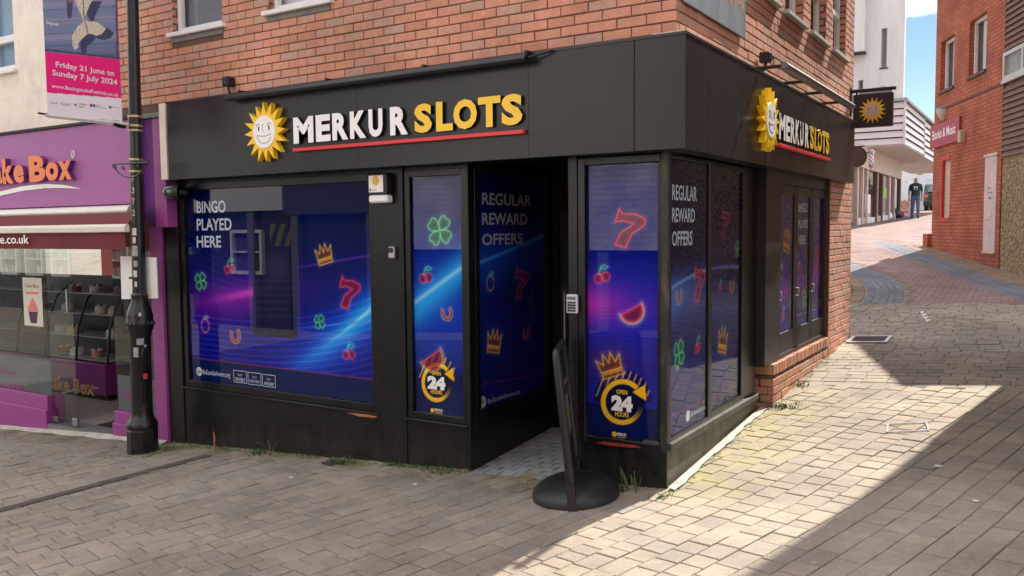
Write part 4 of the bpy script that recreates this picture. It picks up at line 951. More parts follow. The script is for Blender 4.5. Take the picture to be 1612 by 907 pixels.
# ================================================================== SIGNS AND FITTINGS OF THE SHOP
def emblem(parent, c, u, n, r, depth=.06, base=0., printed=False):
    """sun badge: rays cut from a thick sheet, pale face disc with a drawn smile; c centre on the board, u right, n out"""
    c, u, n = (np.array(a, float) for a in (c, u, n)); v = np.array([0, 0, 1.])
    P = lambda a, b, d: c+u*a+v*b+n*(base+d)
    pts = []
    for k in range(32):
        a = R(90+k*360/32+2); rr = r*(1.0 if k % 2 == 0 else .60)*(1+(.03*math.sin(k*2.3) if k % 2 == 0 else 0)); pts.append(P(rr*math.cos(a), rr*math.sin(a), 0))
    mb = MB(); mb.prism(pts, n*depth); mb.build('rays', yellow, parent)
    d = depth
    disc = [P(.52*r*math.cos(2*math.pi*k/36), .54*r*math.sin(2*math.pi*k/36), d) for k in range(36)]
    mb = MB(); mb.prism(disc, n*.006); mb.build('face_disc', white_sign if not printed else mat('printed_face', (.66, .55, .42), .4, var=0), parent)
    def st(name, pl, w):
        mb = MB(); mb.tube([P(a*r, b*r, d+.0065) for a, b in pl], w*r, 5); mb.build(name, ink, parent)
    st('smile', [(.34*math.cos(R(t)), -.08+.30*math.sin(R(t))) for t in range(190, 355, 15)], .009)
    st('mouth_line', [(-.34, -.1), (-.15, -.135), (.0, -.14), (.15, -.13), (.34, -.08)], .009)
    st('nose', [(.0, .26), (-.07, .2), (-.09, .1), (-.05, .03), (.02, .02)], .007)
    for sx in (-1, 1):
        st('brow', [(sx*.27+.09*math.cos(R(t)), .17+.11*math.sin(R(t))) for t in range(20, 175, 22)], .008)
        e = [P(sx*.25*r+.03*r*math.cos(2*math.pi*k/12), .12*r+.085*r*math.sin(2*math.pi*k/12), d+.0065) for k in range(12)]
        mb = MB(); mb.prism(e, n*.002); mb.build('eye', ink, parent)
fs = thing('fascia_sign', 'raised sun badge and white and yellow letters over the wide front window', 'shop sign', (-2.4, -.2, 2.6))
emblem(fs, (-3.785, -.2, 2.785), (1, 0, 0), (0, -1, 0), .272, depth=.055)
LZ0, LZ1 = 2.658, 2.888
zs4 = 2.687
LP = [('M', 565, 650), ('E', 660, 722), ('R', 730, 797), ('K', 805, 873), ('U', 884, 943), ('R', 975, 1050), ('S', 1078, 1152), ('L', 1170, 1240), ('O', 1243, 1343), ('T', 1348, 1443), ('S', 1447, 1535)]
LX = [(ch, fx(250+a/zs4, -.24, 200), fx(250+b/zs4, -.24, 200)) for ch, a, b in LP]
for i, (ch, a, b) in enumerate(LX):
    lettering('letter', ch, (a, -.206, LZ0), (1, 0, 0), (0, 0, 1), b-a, LZ1-LZ0, white_sign if i < 6 else yellow, fs, depth=.024, offset=.05, nvec=(0, -1, 0), side_m=ink)
box('underline', red_ac, fs, LX[0][1], LX[-1][2]+.015, -.245, -.203, 2.588, 2.618, bevel=.003)
fs2 = thing('fascia_sign', 'raised sun badge and white and yellow letters on the sunlit side fascia', 'shop sign', (.2, 3, 2.6))
emblem(fs2, (.2, 1.68, 2.785), (0, 1, 0), (1, 0, 0), .272, depth=.055)
l0, l1 = LX[0][1], LX[-1][2]
for i, (ch, a, b) in enumerate(LX):
    q = lambda t: 2.03+(t-l0)/(l1-l0)*2.03
    lettering('letter', ch, (.206, q(a), LZ0), (0, 1, 0), (0, 0, 1), q(b)-q(a), LZ1-LZ0, white_sign if i < 6 else yellow, fs2, depth=.024, offset=.04, nvec=(1, 0, 0), side_m=ink)
box('underline', red_ac, fs2, .203, .245, 2.0, 4.08, 2.588, 2.618, bevel=.003)
# trough lights
tl1 = thing('trough_light', 'long slim black trough light along the top of the front fascia', 'light', (-2.6, -.25, 3.13))
mb = MB(); mb.prism([(-4.26, -.30, 3.155), (-4.26, -.265, 3.165), (-4.26, -.235, 3.15), (-4.26, -.235, 3.105), (-4.26, -.30, 3.095), (-4.26, -.318, 3.12)], (3.28, 0, 0)); mb.build('trough', black_plastic, tl1, bevel=.004)
for x in (-4.1, -3.0, -1.95, -1.0): box('bracket', black_plastic, tl1, x-.012, x+.012, -.27, -.12, 3.165, 3.186)
mb = MB(); mb.tube([(-.97, -.27, 3.13), (-.88, -.25, 3.15), (-.8, -.22, 3.17)], .009); mb.build('cable', black_plastic, tl1, smooth=True)
tl2 = thing('trough_light', 'trough light held out on four black arms over the side fascia', 'light', (.42, 2.7, 3.18))
mb = MB(); mb.prism([(.39, 1.45, 3.21), (.43, 1.45, 3.218), (.452, 1.45, 3.195), (.445, 1.45, 3.165), (.39, 1.45, 3.16)], (0, 2.85, 0)); mb.build('trough', mat('grey_trough', (.20, .19, .18), .45, metal=.3, var=.2), tl2, bevel=.004)
for y in (1.52, 2.4, 3.15, 3.95): box('arm', black_plastic, tl2, .12, .4, y-.014, y+.014, 3.186, 3.212, bevel=.003)
# small lens boxes on the brickwork
for lab, c, n in (('small black floodlight box on the front brickwork above the sun badge', PY(367, 130, -.1), (0, -1)), ('small black floodlight box on the sunlit side brickwork above the arms', PX(1195, 92, .1), (1, 0))):
    t = thing('floodlight', lab, 'light', c)
    cx, cy, cz = c; ex = np.array([n[0], n[1], 0.]); s_ = np.array([-n[1], n[0], 0.])
    MB().obox(np.array(c)+ex*.055, s_, ex, (0, 0, 1), .042, .045, .045).build('housing', black_plastic, t, bevel=.008)
    MB().obox(np.array(c)+ex*.102, s_, ex, (0, 0, 1), .03, .004, .03).build('lens', mat('smoked_lens', (.03, .03, .035), .1, var=0), t)
    MB().tube([np.array(c)+ex*.06+np.array([0, 0, -.045]), np.array(c)+ex*.05+np.array([0, 0, -.1]), np.array(c)+ex*.005+np.array([0, 0, -.12])], .013).build('bracket', black_plastic, t, smooth=True)
# alarm box, key safe, keypad, dome camera
def yb(px0, px1, py0, py1, v): a = PY(px0, py1, v); b = PY(px1, py0, v); return a[0], b[0], a[2], b[2]
x0, x1, z0, z1 = yb(583, 608, 272, 320, -.06)
ab = thing('alarm_box', 'white alarm box with a yellow sun print on the black pier', 'alarm box', (x0, 0, z0))
box('housing', black_plastic, ab, x0, x1+.02, -.085, -.0005, z0+.07, z1, bevel=.012)
box('cover', white_sign, ab, x0+.012, x1-.012, -.092, -.086, z0+.09, z1-.02, bevel=.004)
box('base', white_sign, ab, x0, x1+.025, -.09, -.0005, z0, z0+.066, bevel=.015)
cxa, cza = (x0+x1)/2, z0+.19
pts = [(cxa+(.048 if k % 2 == 0 else .03)*math.cos(R(k*11.25)), -.0925, cza+(.05 if k % 2 == 0 else .032)*math.sin(R(k*11.25))) for k in range(32)]
mb = MB(); mb.prism(pts, (0, -.0015, 0)); mb.build('sun_print', yellow_rim, ab)
lettering('lettering', 'merkur', (x0+.04, -.0928, z0+.105), (1, 0, 0), (0, 0, 1), .07, .014, red_ac, ab, offset=.02)
box('mark', ink, ab, x0+.024, x0+.036, -.0935, -.0925, z0+.103, z0+.125)
x0, x1, z0, z1 = yb(612, 621, 388, 407, -.03)
ks = thing('key_safe', 'small grey key safe screwed to the black pier', 'key safe', (x0, 0, z0))
box('body', grey_metal, ks, x0, x1, -.04, -.0005, z0, z1, bevel=.008); box('cover', black_plastic, ks, x0+.008, x1-.008, -.044, -.0405, z0+.05, z1-.012, bevel=.002)
x0, x1, z0, z1 = yb(892, 909, 464, 493, -.03)
kp = thing('door_keypad', 'silver door entry keypad with twelve buttons on the door post', 'keypad', (x0, 0, z0))
box('body', mat('satin_silver', (.62, .62, .62), .35, metal=.6, var=.06), kp, x0, x1, -.038, -.0045, z0, z1, bevel=.006); box('display', mat('lcd_grey', (.12, .16, .15), .3, var=0), kp, x0+.012, x1-.012, -.041, -.0385, z1-.04, z1-.016)
for r_ in range(4):
    for c_ in range(3):
        bw = (x1-x0-.02)/3; a = x0+.01+c_*bw; b = z0+.012+r_*(z1-z0-.062)/4
        box('button', black_plastic, kp, a+.003, a+bw-.003, -.043, -.0385, b+.002, b+(z1-z0-.062)/4-.003)
dc = PY(262, 303, -.12)
dcm = thing('dome_camera', 'dark dome camera on a bracket at the shop pilaster top', 'camera', dc)
MB().tube([(dc[0]+.16, -.001, dc[2]), (dc[0]+.14, -.05, dc[2]), (dc[0]+.1, -.1, dc[2])], .04, 12).build('bracket', black_plastic, dcm, smooth=True)
mb = MB()
ring = []
for k in range(9):
    a = k/8*math.pi/2; ring.append((np.array([dc[0]+.1-.1*math.sin(a)*1.0, -.1-.06*math.sin(a), dc[2]]), .075*math.cos(a)+.002))
mb.tube([p for p, _ in ring], [r for _, r in ring], 16); mb.build('dome', mat('dome_smoke', (.03, .03, .035), .08, var=0, coat=1), dcm, smooth=True)
MB().tube([(dc[0]+.15, -.07, dc[2]), (dc[0]+.1, -.1, dc[2])], .082, 16).build('collar', black_plastic, dcm, smooth=True)
# projecting sign
ps = thing('projecting_sign', 'square black hanging sign with a yellow sun on the side wall', 'hanging sign', (.1, 5.9, 3.1))
box('board', mat('sign_board_black', (.014, .014, .016), .35, var=.1), ps, .135, .60, 5.86, 5.94, 3.12, 3.535, bevel=.006)
emblem(ps, (.365, 5.86, 3.325), (1, 0, 0), (0, -1, 0), .165, depth=.004, printed=True)
box('bracket', black_plastic, ps, .098, .63, 5.875, 5.925, 3.565, 3.605, bevel=.008)
MB().tube([(.2, 5.9, 3.55), (.58, 5.9, 3.55)], .017).build('lamp_tube', mat('lamp_tube', (.6, .6, .6), .3, var=0), ps, smooth=True)
for x in (.17, .57): box('hanger', black_plastic, ps, x-.01, x+.01, 5.89, 5.91, 3.53, 3.57)
box('wall_plate', black_plastic, ps, .1, .108, 5.84, 5.96, 3.3, 3.63)
# grey panel sign on the side wall
gp = thing('wall_sign_panel', 'faded blue grey metal sign panel with orange letters and arrow on the side brickwork', 'wall sign', (.11, .65, 3.42))
box('panel', mat('brushed_panel', (.33, .38, .43), .32, metal=.35, var=.18, scale=1.6, stretch=(1, 2.5, .7), dirt=(.16, .18, .2), dirt_scale=2.2, dirt_amt=.55), gp, .112, .128, -.02, 1.352, 3.42, 4.28, bevel=.003)
faded = mat('faded_orange', (.62, .23, .13), .5, var=.2)
a, b = PX(1128, 6, .13), PX(1157, 22, .13)
lettering('lettering', 'POINT', (.1295, .52, 3.60), (0, 1, 0), (0, 0, 1), .60, .13, faded, gp, offset=.0)
mb = MB(); mb.poly([(.1295, 1.16, 3.655), (.1295, 1.24, 3.655), (.1295, 1.24, 3.69), (.1295, 1.16, 3.69)]); mb.poly([(.1295, 1.23, 3.62), (.1295, 1.30, 3.67), (.1295, 1.23, 3.72)]); mb.build('arrow', faded, gp)
# swing sign standing in front of the doorway
s0 = G(903, 797); sdir = (s0-CAM)[:2]/np.linalg.norm((s0-CAM)[:2]); aa = math.atan2(sdir[1], sdir[0])-R(4.0)
su = np.array([math.cos(aa), math.sin(aa), 0]); sn = np.array([-su[1], su[0], 0]); sc_ = np.array([s0[0], s0[1], float(gz(s0[0], s0[1]))])+su*.25
bs = thing('pavement_sign', 'black swing pavement sign with rounded rubber base outside the doorway', 'pavement sign', sc_)
ctr = sc_
mb = MB(); prof = [(1.0, .0), (1.0, .04), (.96, .062), (.82, .098), (.62, .125), (.40, .142), (.0, .15)]; n_ = 30; i0_ = 0
for r, z in prof:
    for k in range(n_):
        a = 2*math.pi*k/n_; p = ctr+su*(.36*r*math.cos(a))+sn*(.315*r*math.sin(a)); mb.v.append((p[0], p[1], float(gz(p[0], p[1]))+z+.004))
for j in range(len(prof)-1):
    for k in range(n_): mb.f.append((j*n_+k, j*n_+(k+1) % n_, (j+1)*n_+(k+1) % n_, (j+1)*n_+k)); mb.m.append(0)
mb.build('base', mat('black_rubber', (.010, .010, .011), .5, var=.3, scale=5, bump=.2, dirt=(.05, .045, .04), dirt_scale=5, dirt_amt=.6), bs, smooth=True)
lean = sn*.115                                                   # top leans towards the street
def SP(s_, z, o=0.): return ctr+su*s_+np.array([0, 0, z])+lean*(z/1.1)*1.0+sn*o
box_m = black_plastic
mb = MB(); mb.prism([SP(-.37, .0, -.03), SP(-.33, .17, -.03), SP(-.33, .17, .03), SP(-.37, .0, .03)], su*.04); mb.build('base_clip', box_m, bs); mb = MB(); mb.prism([SP(.33, .0, -.03), SP(.33, .17, -.03), SP(.33, .17, .03), SP(.37, .0, .03)], su*-.0+su*.035); mb.build('base_clip', box_m, bs)
for sg in (-1, 1):
    mb = MB(); mb.tube([SP(sg*.29, .12), SP(sg*.29, .6), SP(sg*.29, 1.04), SP(sg*.275, 1.07), SP(sg*.25, 1.085)], [.032, .03, .028, .027, .024], 10); mb.build('upright', box_m, bs, smooth=True)
mb = MB(); mb.tube([SP(-.26, 1.085), SP(.26, 1.085)], .022, 8); mb.build('cross_rail', box_m, bs, smooth=True); mb = MB(); mb.tube([SP(-.29, .2), SP(.29, .2)], .022, 8); mb.build('cross_rail', box_m, bs, smooth=True)
mb = MB(); mb.prism([SP(-.275, .21, -.006), SP(.275, .21, -.006), SP(.275, 1.07, -.006), SP(-.275, 1.07, -.006)], sn*.012); pn = mb.build('panel', mat('dark_poster_panel', (.012, .013, .022), .25, var=.3, scale=3), bs)
mb = MB(); mb.poly([SP(-.2, .8, -.0075), SP(.2, .8, -.0075), SP(.2, .84, -.0075), SP(-.2, .84, -.0075)]); mb.poly([SP(-.1, .45, -.0075), SP(.15, .45, -.0075), SP(.12, .74, -.0075), SP(-.06, .74, -.0075)]); mb.build('poster_print', mat('muted_gold', (.12, .085, .04), .5, var=.4, scale=20), pn)

lp_x, lp_y = G(225, 711)[:2]
# weeds along the foot of the walls
weed_m = mat('weed_green', (.06, .11, .025), .6, var=.3, scale=30); dry_m = mat('weed_dry', (.16, .15, .06), .7, var=.3, scale=30)
def weed(label, px, py, n, h, spread, m=weed_m, name='weed', cat='weed', kind=None):
    if spread >= .13: kind = 'stuff'
    p = G(px, py); mb = MB()
    for k in range(n):
        a = random.uniform(0, 6.28); r = random.uniform(0, spread); b = p+np.array([r*math.cos(a), r*math.sin(a), 0]); b[2] = float(gz(b[0], b[1]))-.005
        d = np.array([math.cos(a+random.uniform(-1, 1)), math.sin(a+random.uniform(-1, 1)), 0]); hh = h*random.uniform(.5, 1); w = .0035*random.uniform(.7, 1.6); s_ = np.array([-d[1], d[0], 0])*w
        q1 = b+d*hh*.15+np.array([0, 0, hh*.55]); q2 = b+d*hh*random.uniform(.35, .75)+np.array([0, 0, hh*.85])
        mb.poly([b-s_, b+s_, q1+s_, q1-s_]); mb.poly([q1-s_, q1+s_, q2])
    return mb.build(name, m, label=None if kind else label, cat=None if kind else cat, kind=kind)
weed('tall thin grass blades growing at the foot of the corner panel', 992, 772, 26, .2, .09, name='grass_tuft', cat='grass tuft')
weed('low bright green grass on the sunlit corner paving', 1040, 783, 40, .04, .09, name='short_grass', kind='stuff')
weed('low weed clump under the left end of the wide window', 405, 714, 90, .06, .16)
weed('bushy green weed at the joint between the two stall risers', 540, 731, 70, .07, .13)
weed('little sprig of weed against the stall riser below the badge text', 425, 716, 6, .2, .03, dry_m)
weed('fringe of weed under the small roundel window', 680, 744, 40, .05, .18, dry_m, kind='stuff')
weed('weed patch beside the octagonal foot of the lamp post', 262, 706, 90, .05, .2, dry_m)
weed('yellow green weed at the near end of the brick plinth', 1238, 640, 70, .06, .14)
weed('small green weed further along the brick plinth', 1259, 608, 40, .06, .1)
def fringe(name, pts, n, m, hmax, w, kind='stuff'):
    """moss cushions, seedlings and grit gathered along a wall foot: many tiny leaves"""
    mb = MB()
    for _ in range(n):
        k = random.randrange(len(pts)-1); t = random.random(); a, b = np.array(pts[k]), np.array(pts[k+1]); p = a*(1-t)+b*t+np.array([random.gauss(0, w), random.gauss(0, w)])
        if random.random() < .55 and math.sin(p[0]*5.1+p[1]*7.3)+math.sin(p[0]*11.7) < .2: continue
        z = float(gz(p[0], p[1]))+.001; r = random.uniform(.004, .013); an = random.uniform(0, 6.28); h = random.uniform(.2, 1)*hmax
        c, s_ = math.cos(an), math.sin(an)
        mb.poly([(p[0]-r*c, p[1]-r*s_, z), (p[0]+r*s_*.6, p[1]-r*c*.6, z+h*.6), (p[0]+r*c*1.3, p[1]+r*s_*1.3, z+h), (p[0]-r*s_*.6, p[1]+r*c*.6, z+h*.5)])
    return mb.build(name, m, kind=kind)
fringe('moss', [(-5.6, -.03), (-2.6, -.04), (-1.75, -.03)], 1500, weed_m, .022, .035); fringe('moss', [(-5.5, -.08), (-1.8, -.08)], 700, dry_m, .012, .09)
fringe('moss', [(.05, .0), (.09, 2.35), (.14, 2.45), (.14, 4.7)], 700, dry_m, .014, .03); fringe('moss', [(lp_x-.2, lp_y-.2), (lp_x+.25, lp_y-.12), (lp_x+.3, lp_y+.3)], 500, dry_m, .018, .07)
fringe('grit', [(-5.6, -.02), (-1.75, -.02)], 500, mat('grit', (.25, .2, .15), .9, var=.4, scale=60), .006, .05); fringe('grit', [(-.75, -.03), (-.02, -.03)], 220, MATS['grit'], .008, .03)
litter_m = mat('litter_white', (.7, .69, .66), .7, var=.1)
for lab, px, py, r in (('white scrap of litter on the paving below the wide window', 458, 753, .018), ('white fleck of litter by the damp paving patch', 653, 764, .015), ('white paper scrap on the shaded setts by the sunlit edge', 1477, 735, .022), ('pale cigarette end on the shaded foreground setts', 1536, 790, .016)):
    p = G(px, py); mb = MB(); mb.prism([(p[0]+r*c_, p[1]+r*s_, float(gz(p[0], p[1]))+.004) for c_, s_ in ((-1.2, -.3), (.2, -.7), (1.3, .1), (.6, .8), (-.7, .6))], (0, 0, .006)); mb.build('litter', litter_m, label=lab, cat='litter')

# ================================================================== THE PURPLE CAKE SHOP NEXT DOOR
purple = mat('lilac_fascia', (.34, .095, .29), .4, var=.06, scale=1.5); magenta = mat('magenta_paint', (.30, .05, .23), .45, var=.12, scale=3, bump=.06); deep_purple = mat('deep_purple', (.14, .03, .19), .5, var=.1)
cream = MATS['cream_render']; frosted = mat('frosted_vinyl', (.50, .54, .56), .6, var=.05)
cake = thing('cake_shop_building', 'cream rendered building with purple cake shop front beside the lamp post', 'building', (-8, 0, -.5))
CX0, CX1 = -13.5, -5.672
def cz(px, py, v): return float(PY(px, py, v)[2])
mb = MB(); mb.box(CX0, -6.262, -.06, .3, 3.02, 3.86); mb.box(CX0, -9.35, -.06, .3, 3.86, 5.2); mb.box(-8.28, -6.262, -.06, .3, 3.86, 5.2); mb.box(CX0, -6.262, -.06, .3, 5.2, 10.6); mb.build('wall', cream, cake)  # unseen upper height raised too, keeping street and mirrored ground in shade
up_window(cake, 1, -.06, -9.35, -8.28, 3.86, 5.2, .05, transom=4.25, mullion=-8.85, back=(.25, .35, .42), fw_=.07)
box('roof', concrete, cake, CX0, -6.3, -.12, 6, 10.6, 10.8)
mb = MB(); mb.box(CX0, -6.262, .3, .5, 2.3, 10.6); mb.build('inner_wall', room_dark, cake)
FY = -.17
fa, fb = 2.19, 3.07
box('fascia', purple, cake, CX0, fx(206, FY, 260), FY, -.03, fa, fb, bevel=.004)
box('fascia_ledge', mat('dark_ledge', (.03, .028, .028), .8, var=.3), cake, CX0, fx(206, FY, 200)+.02, FY-.03, .02, fb+.002, fb+.03)
k0, k1, k2 = fx(226, -.03, 250), fx(244, -.1, 250), fx(262, -.1, 250)
box('recess_panel', deep_purple, cake, fx(206, FY, 260)+.004, k1, -.028, .1, 1.98, 3.07)
box('corbel', magenta, cake, k1, k2, -.12, .1, cz(250, 358, -.12), 3.06, bevel=.006)
box('corbel_cap', concrete, cake, k1-.12, k2+.03, -.15, .1, 3.062, 3.11, bevel=.006)
box('pilaster', magenta, cake, fx(241), -5.663, -.03, .25, -.8, cz(250, 358, -.12)-.002, bevel=.006)
# fascia lettering
gl = thing('fascia_lettering', 'orange raised letters with white swoosh on the lilac fascia', 'shop sign', (-8.6, FY, 2.5))
orange = mat('orange_letter', (.78, .20, .05), .4, var=.05)
def ysp(px, v, py): return fx(px, v, py)
bx0, bx1 = fx(42, FY-.08, 250), fx(109, FY-.08, 250); wB = bx1-bx0
zb, zt = cz(75, 285, FY-.06), cz(75, 243, FY-.06)
cw = {'C': .36, 'a': .27, 'k': .29, 'e': .27, 'B': .40, 'o': .30, 'x': .30}
pos = bx0-.02-wB*.03; seq = []
x = bx0
for ch in 'Box': seq.append((ch, x, x+cw[ch]*wB*.98)); x += cw[ch]*wB
x = fx(34, FY-.08, 260)
for ch in 'ekaC': seq.append((ch, x-cw[ch]*wB*.95, x)); x -= cw[ch]*wB
for ch, a, b in seq:
    tall = ch in 'CBk'; h = (zt-zb)*(1 if tall else .70)
    lettering('letter', ch, (a, FY-.006, zb), (1, 0, 0), (0, 0, 1), b-a, h, deep_purple, gl, depth=.05, offset=.05, nvec=(0, -1, 0))
    lettering('letter_face', ch, (a, FY-.057, zb), (1, 0, 0), (0, 0, 1), b-a, h, orange, gl, depth=.004, offset=.05, nvec=(0, -1, 0))
mb = MB(); sp_ = [(-110, 322), (-60, 314), (0, 305), (35, 297), (70, 293), (100, 293.5), (127, 297)]
top_ = [PY(a, b, FY-.008) for a, b in sp_]; wid = [.01, .03, .05, .055, .05, .035, .004]
for (p, w1), (q, w2) in zip(zip(top_[:-1], wid[:-1]), zip(top_[1:], wid[1:])): mb.poly([p-np.array([0, 0, w1/2]), q-np.array([0, 0, w2/2]), q+np.array([0, 0, w2/2]), p+np.array([0, 0, w1/2])])
mb.build('swoosh', white_sign, gl)
rc = PY(115, 243, FY-.006); mb = MB(); mb.tube([rc+np.array([.032*math.cos(t), 0, .04*math.sin(t)]) for t in np.linspace(0, 6.283, 20)[:-1]], .005, 5, closed=True); mb.build('trade_mark', white_sign, gl)
lettering('trade_mark', 'R', rc+np.array([-.012, 0, -.02]), (1, 0, 0), (0, 0, 1), .026, .04, white_sign, gl)
# awning
aw = thing('awning', 'dark red roll out awning with cream front bar below the lilac fascia', 'awning', (-8.3, -.3, 2.0))
maroon = mat('maroon_fabric', (.15, .018, .022), .8, var=.15, scale=10, bump=.15, bscale=120)
ax1 = fx(207, -.3, 330); AY0, AY1 = -.18, -.46
za, zbar = cz(205, 338, -.3), cz(200, 360, AY1)
mb = MB(); mb.prism([(CX0, -.16, za+.11), (CX0, -.33, za+.09), (CX0, -.36, za+.04), (CX0, -.33, za), (CX0, -.16, za)], (ax1-CX0, 0, 0)); mb.build('cassette', mat('cream_metal', (.68, .65, .58), .4, var=.06), aw, bevel=.008)
ax2 = fx(203, AY1, 360)
mb = MB(); mb.prism([(CX0, -.37, za+.02), (CX0, AY1, zbar+.03), (CX0, AY1, zbar+.022), (CX0, -.37, za+.01)], (ax2-.03-CX0, 0, 0)); mb.build('canopy', maroon, aw)
mb = MB(); mb.prism([(CX0, AY1-.05, zbar-.035), (CX0, AY1-.055, zbar+.025), (CX0, AY1-.02, zbar+.05), (CX0, AY1+.01, zbar+.035), (CX0, AY1+.01, zbar-.035)], (ax2-CX0, 0, 0)); mb.build('front_bar', mat('cream_bar', (.72, .68, .58), .4, var=.05), aw, bevel=.006)
vz0, vz1 = cz(198, 393, AY1), zbar-.036; ax3 = fx(198, AY1, 380)
mb = MB(); n_ = 40
for k in range(n_):
    a, b = CX0+(ax3-CX0)*k/n_, CX0+(ax3-CX0)*(k+1)/n_; o1, o2 = .012*math.sin(k*1.3), .012*math.sin((k+1)*1.3)
    mb.poly([(a, AY1-.01+o1, vz0), (b, AY1-.01+o2, vz0), (b, AY1-.012, vz1), (a, AY1-.012, vz1)])
mb.build('valance', maroon, aw, smooth=True)
lettering('lettering', 'eggfreecake.co.uk', (fx(46, AY1-.03, 378)-1.5, AY1-.035, cz(30, 388, AY1-.03)), (1, 0, 0), (0, 0, 1), 1.5, .13, white_sign, aw, offset=.01, depth=.002)
for x in (ax2-.35, -9.2): MB().tube([(x, -.2, za-.03), (x-.12, -.30, za-.06), (x-.02, AY1+.03, zbar-.02)], .014).build('folding_arm', grey_metal, aw, smooth=True)
# shop front: stall risers, glass, open door
GYc = .05
riser_t = cz(30, 590, 0.)
zl = cz(40, 618, 0.)
xl, xr = fx(66), fx(171)
box('stall_riser', magenta, cake, CX0, xl, 0, .22, -.9, zl, bevel=.006); box('stall_riser', magenta, cake, CX0, xl+.01, -.03, .0, -.9, cz(40, 640, -.03), bevel=.006)
zr = cz(200, 650, 0.)
box('stall_riser', magenta, cake, xr, fx(241)-.003, 0, .22, -.9, zr, bevel=.006); box('stall_riser', magenta, cake, xr, fx(241)-.003, -.03, 0., -.9, cz(200, 670, -.03), bevel=.006)
cgl = glass_mat('cake_shop_glass', (.66, .68, .68))
wl = link('shop_window', MB().box(CX0, xl, GYc, GYc+.01, zl, 2.2).mesh('shop_window'), cgl, cake); wr = link('shop_window', MB().box(xr, fx(241)-.003, GYc, GYc+.01, zr, 2.2).mesh('shop_window'), cgl, cake)
box('frosted_band', frosted, wl, CX0, xl-.005, GYc+.012, GYc+.014, zl, cz(40, 562, GYc)); box('frosted_band', frosted, wr, xr+.005, fx(241)-.01, GYc+.012, GYc+.014, zr, cz(200, 592, GYc))
vtext(wl, 1, GYc-.003, 'vegetarian', -24, 576, 585, 23, magenta, .01); vtext(wl, 1, GYc-.003, 'ICE CREAM CAKES', -50, 593, 603, 36, magenta, .02)
vtext(wr, 1, GYc-.003, 'eggfree', 191, 614, 627, 222, magenta, .01)
box('threshold', mat('worn_threshold', (.22, .21, .2), .6, metal=.3, var=.25, scale=20), cake, xl, xr, -.02, .25, -.9, float(gz(-7.3, 0))+.04)
for q in range(14): box('mat_slat', mat('ribbed_mat', (.035, .035, .038), .7, var=.2), cake, xl+.5+q*.055, xl+.54+q*.055, .26, .8, float(gz(-7.3, 0))+.012, float(gz(-7.3, 0))+.024)
mb = MB(); xs_ = np.linspace(-9.6, -5.68, 50)
for a, b in zip(xs_[:-1], xs_[1:]):
    wa_, wb_ = .09+.02*math.sin(a*9), .09+.02*math.sin(b*9); mb.poly([(a, -.02-wa_, float(gz(a, -.1))+.004), (b, -.02-wb_, float(gz(b, -.1))+.004), (b, -.01, float(gz(b, 0))+.035), (a, -.01, float(gz(a, 0))+.035)])
mb.build('mortar_skirt', mat('pale_skirt', (.52, .48, .42), .9, var=.2, scale=15, bump=.4, dirt=(.22, .2, .16), dirt_scale=7, dirt_amt=.8), cake)
# two glass doors, one swung in
dmb = MB(); dmb.box(xl+.01, xl+.55, GYc, GYc+.012, -.42, 2.1); gd = dmb.build('glass_door', glass_mat('door_glass', (.93, .96, .96)), cake)
mb = MB(); mb.box(xl+.01, xl+.12, GYc-.012, GYc+.024, -.42, -.35); mb.box(xl+.45, xl+.55, GYc-.012, GYc+.024, -.42, -.33); mb.build('clamp', grey_metal, gd, bevel=.004)
mb = MB(); mb.tube([(xl+.5, GYc-.04, .95), (xl+.5, GYc-.04, 1.22)], .012); mb.build('handle', grey_metal, gd, smooth=True)
dmb = MB(); dmb.box(xr-.03, xr-.018, GYc+.02, .75, -.42, 2.1); gd2 = dmb.build('glass_door', MATS['door_glass'], cake)
mb = MB(); mb.box(xr-.04, xr-.008, .68, .75, -.42, -.33); mb.build('clamp', grey_metal, gd2, bevel=.004)
box('door_head', mat('dark_red_room', (.34, .045, .04), .7, var=.2), cake, CX0, fx(241), .1, .3, 2.02, 2.25)
# room behind
fl_z = float(gz(-7.3, .0))+.01
room = cake
box('room_floor', mat('beige_tile', (.42, .36, .29), .5, var=.08), cake, CX0, -5.68, .25, 4.2, fl_z-.3, fl_z)
box('room_back', MATS['dark_red_room'], cake, CX0, -5.68, 4.2, 4.3, fl_z, 2.3); box('room_side', mat('room_grey', (.3, .12, .11), .7, var=.15), cake, -5.75, -5.68, .3, 4.2, fl_z, 2.3); box('room_ceiling', mat('room_white', (.7, .68, .66), .7, var=.05), cake, CX0, -5.68, .3, 4.2, 2.26, 2.3)
CYc = 1.25
ct = thing('display_counter', 'purple cake display counter with gold letters and glass shelves inside the shop', 'counter', (-8.4, CYc, fl_z))
c0x, c1x = CX0+.3, fx(166, CYc, 600); ctop = cz(110, 568, CYc)
box('front_panel', mat('counter_purple', (.26, .03, .22), .35, var=.1), ct, c0x, c1x, CYc, CYc+.7, fl_z+.08, ctop, bevel=.006); box('plinth', black_plastic, ct, c0x, c1x-.03, CYc+.05, CYc+.65, fl_z, fl_z+.08)
gold = mat('gold_letter', (.80, .46, .18), .4, var=.1)
vtext(ct, 1, CYc-.004, 'Cake Box', 70, 588, 611, 148, gold, .03)
mb = MB(); pts = [PY(a, b, CYc-.004) for a, b in ((72, 626), (95, 620), (120, 613), (140, 610), (155, 611))]
for p, q in zip(pts[:-1], pts[1:]): mb.poly([p-np.array([0, 0, .008]), q-np.array([0, 0, .008]), q+np.array([0, 0, .008]), p+np.array([0, 0, .008])])
mb.build('swoosh', white_sign, ct)
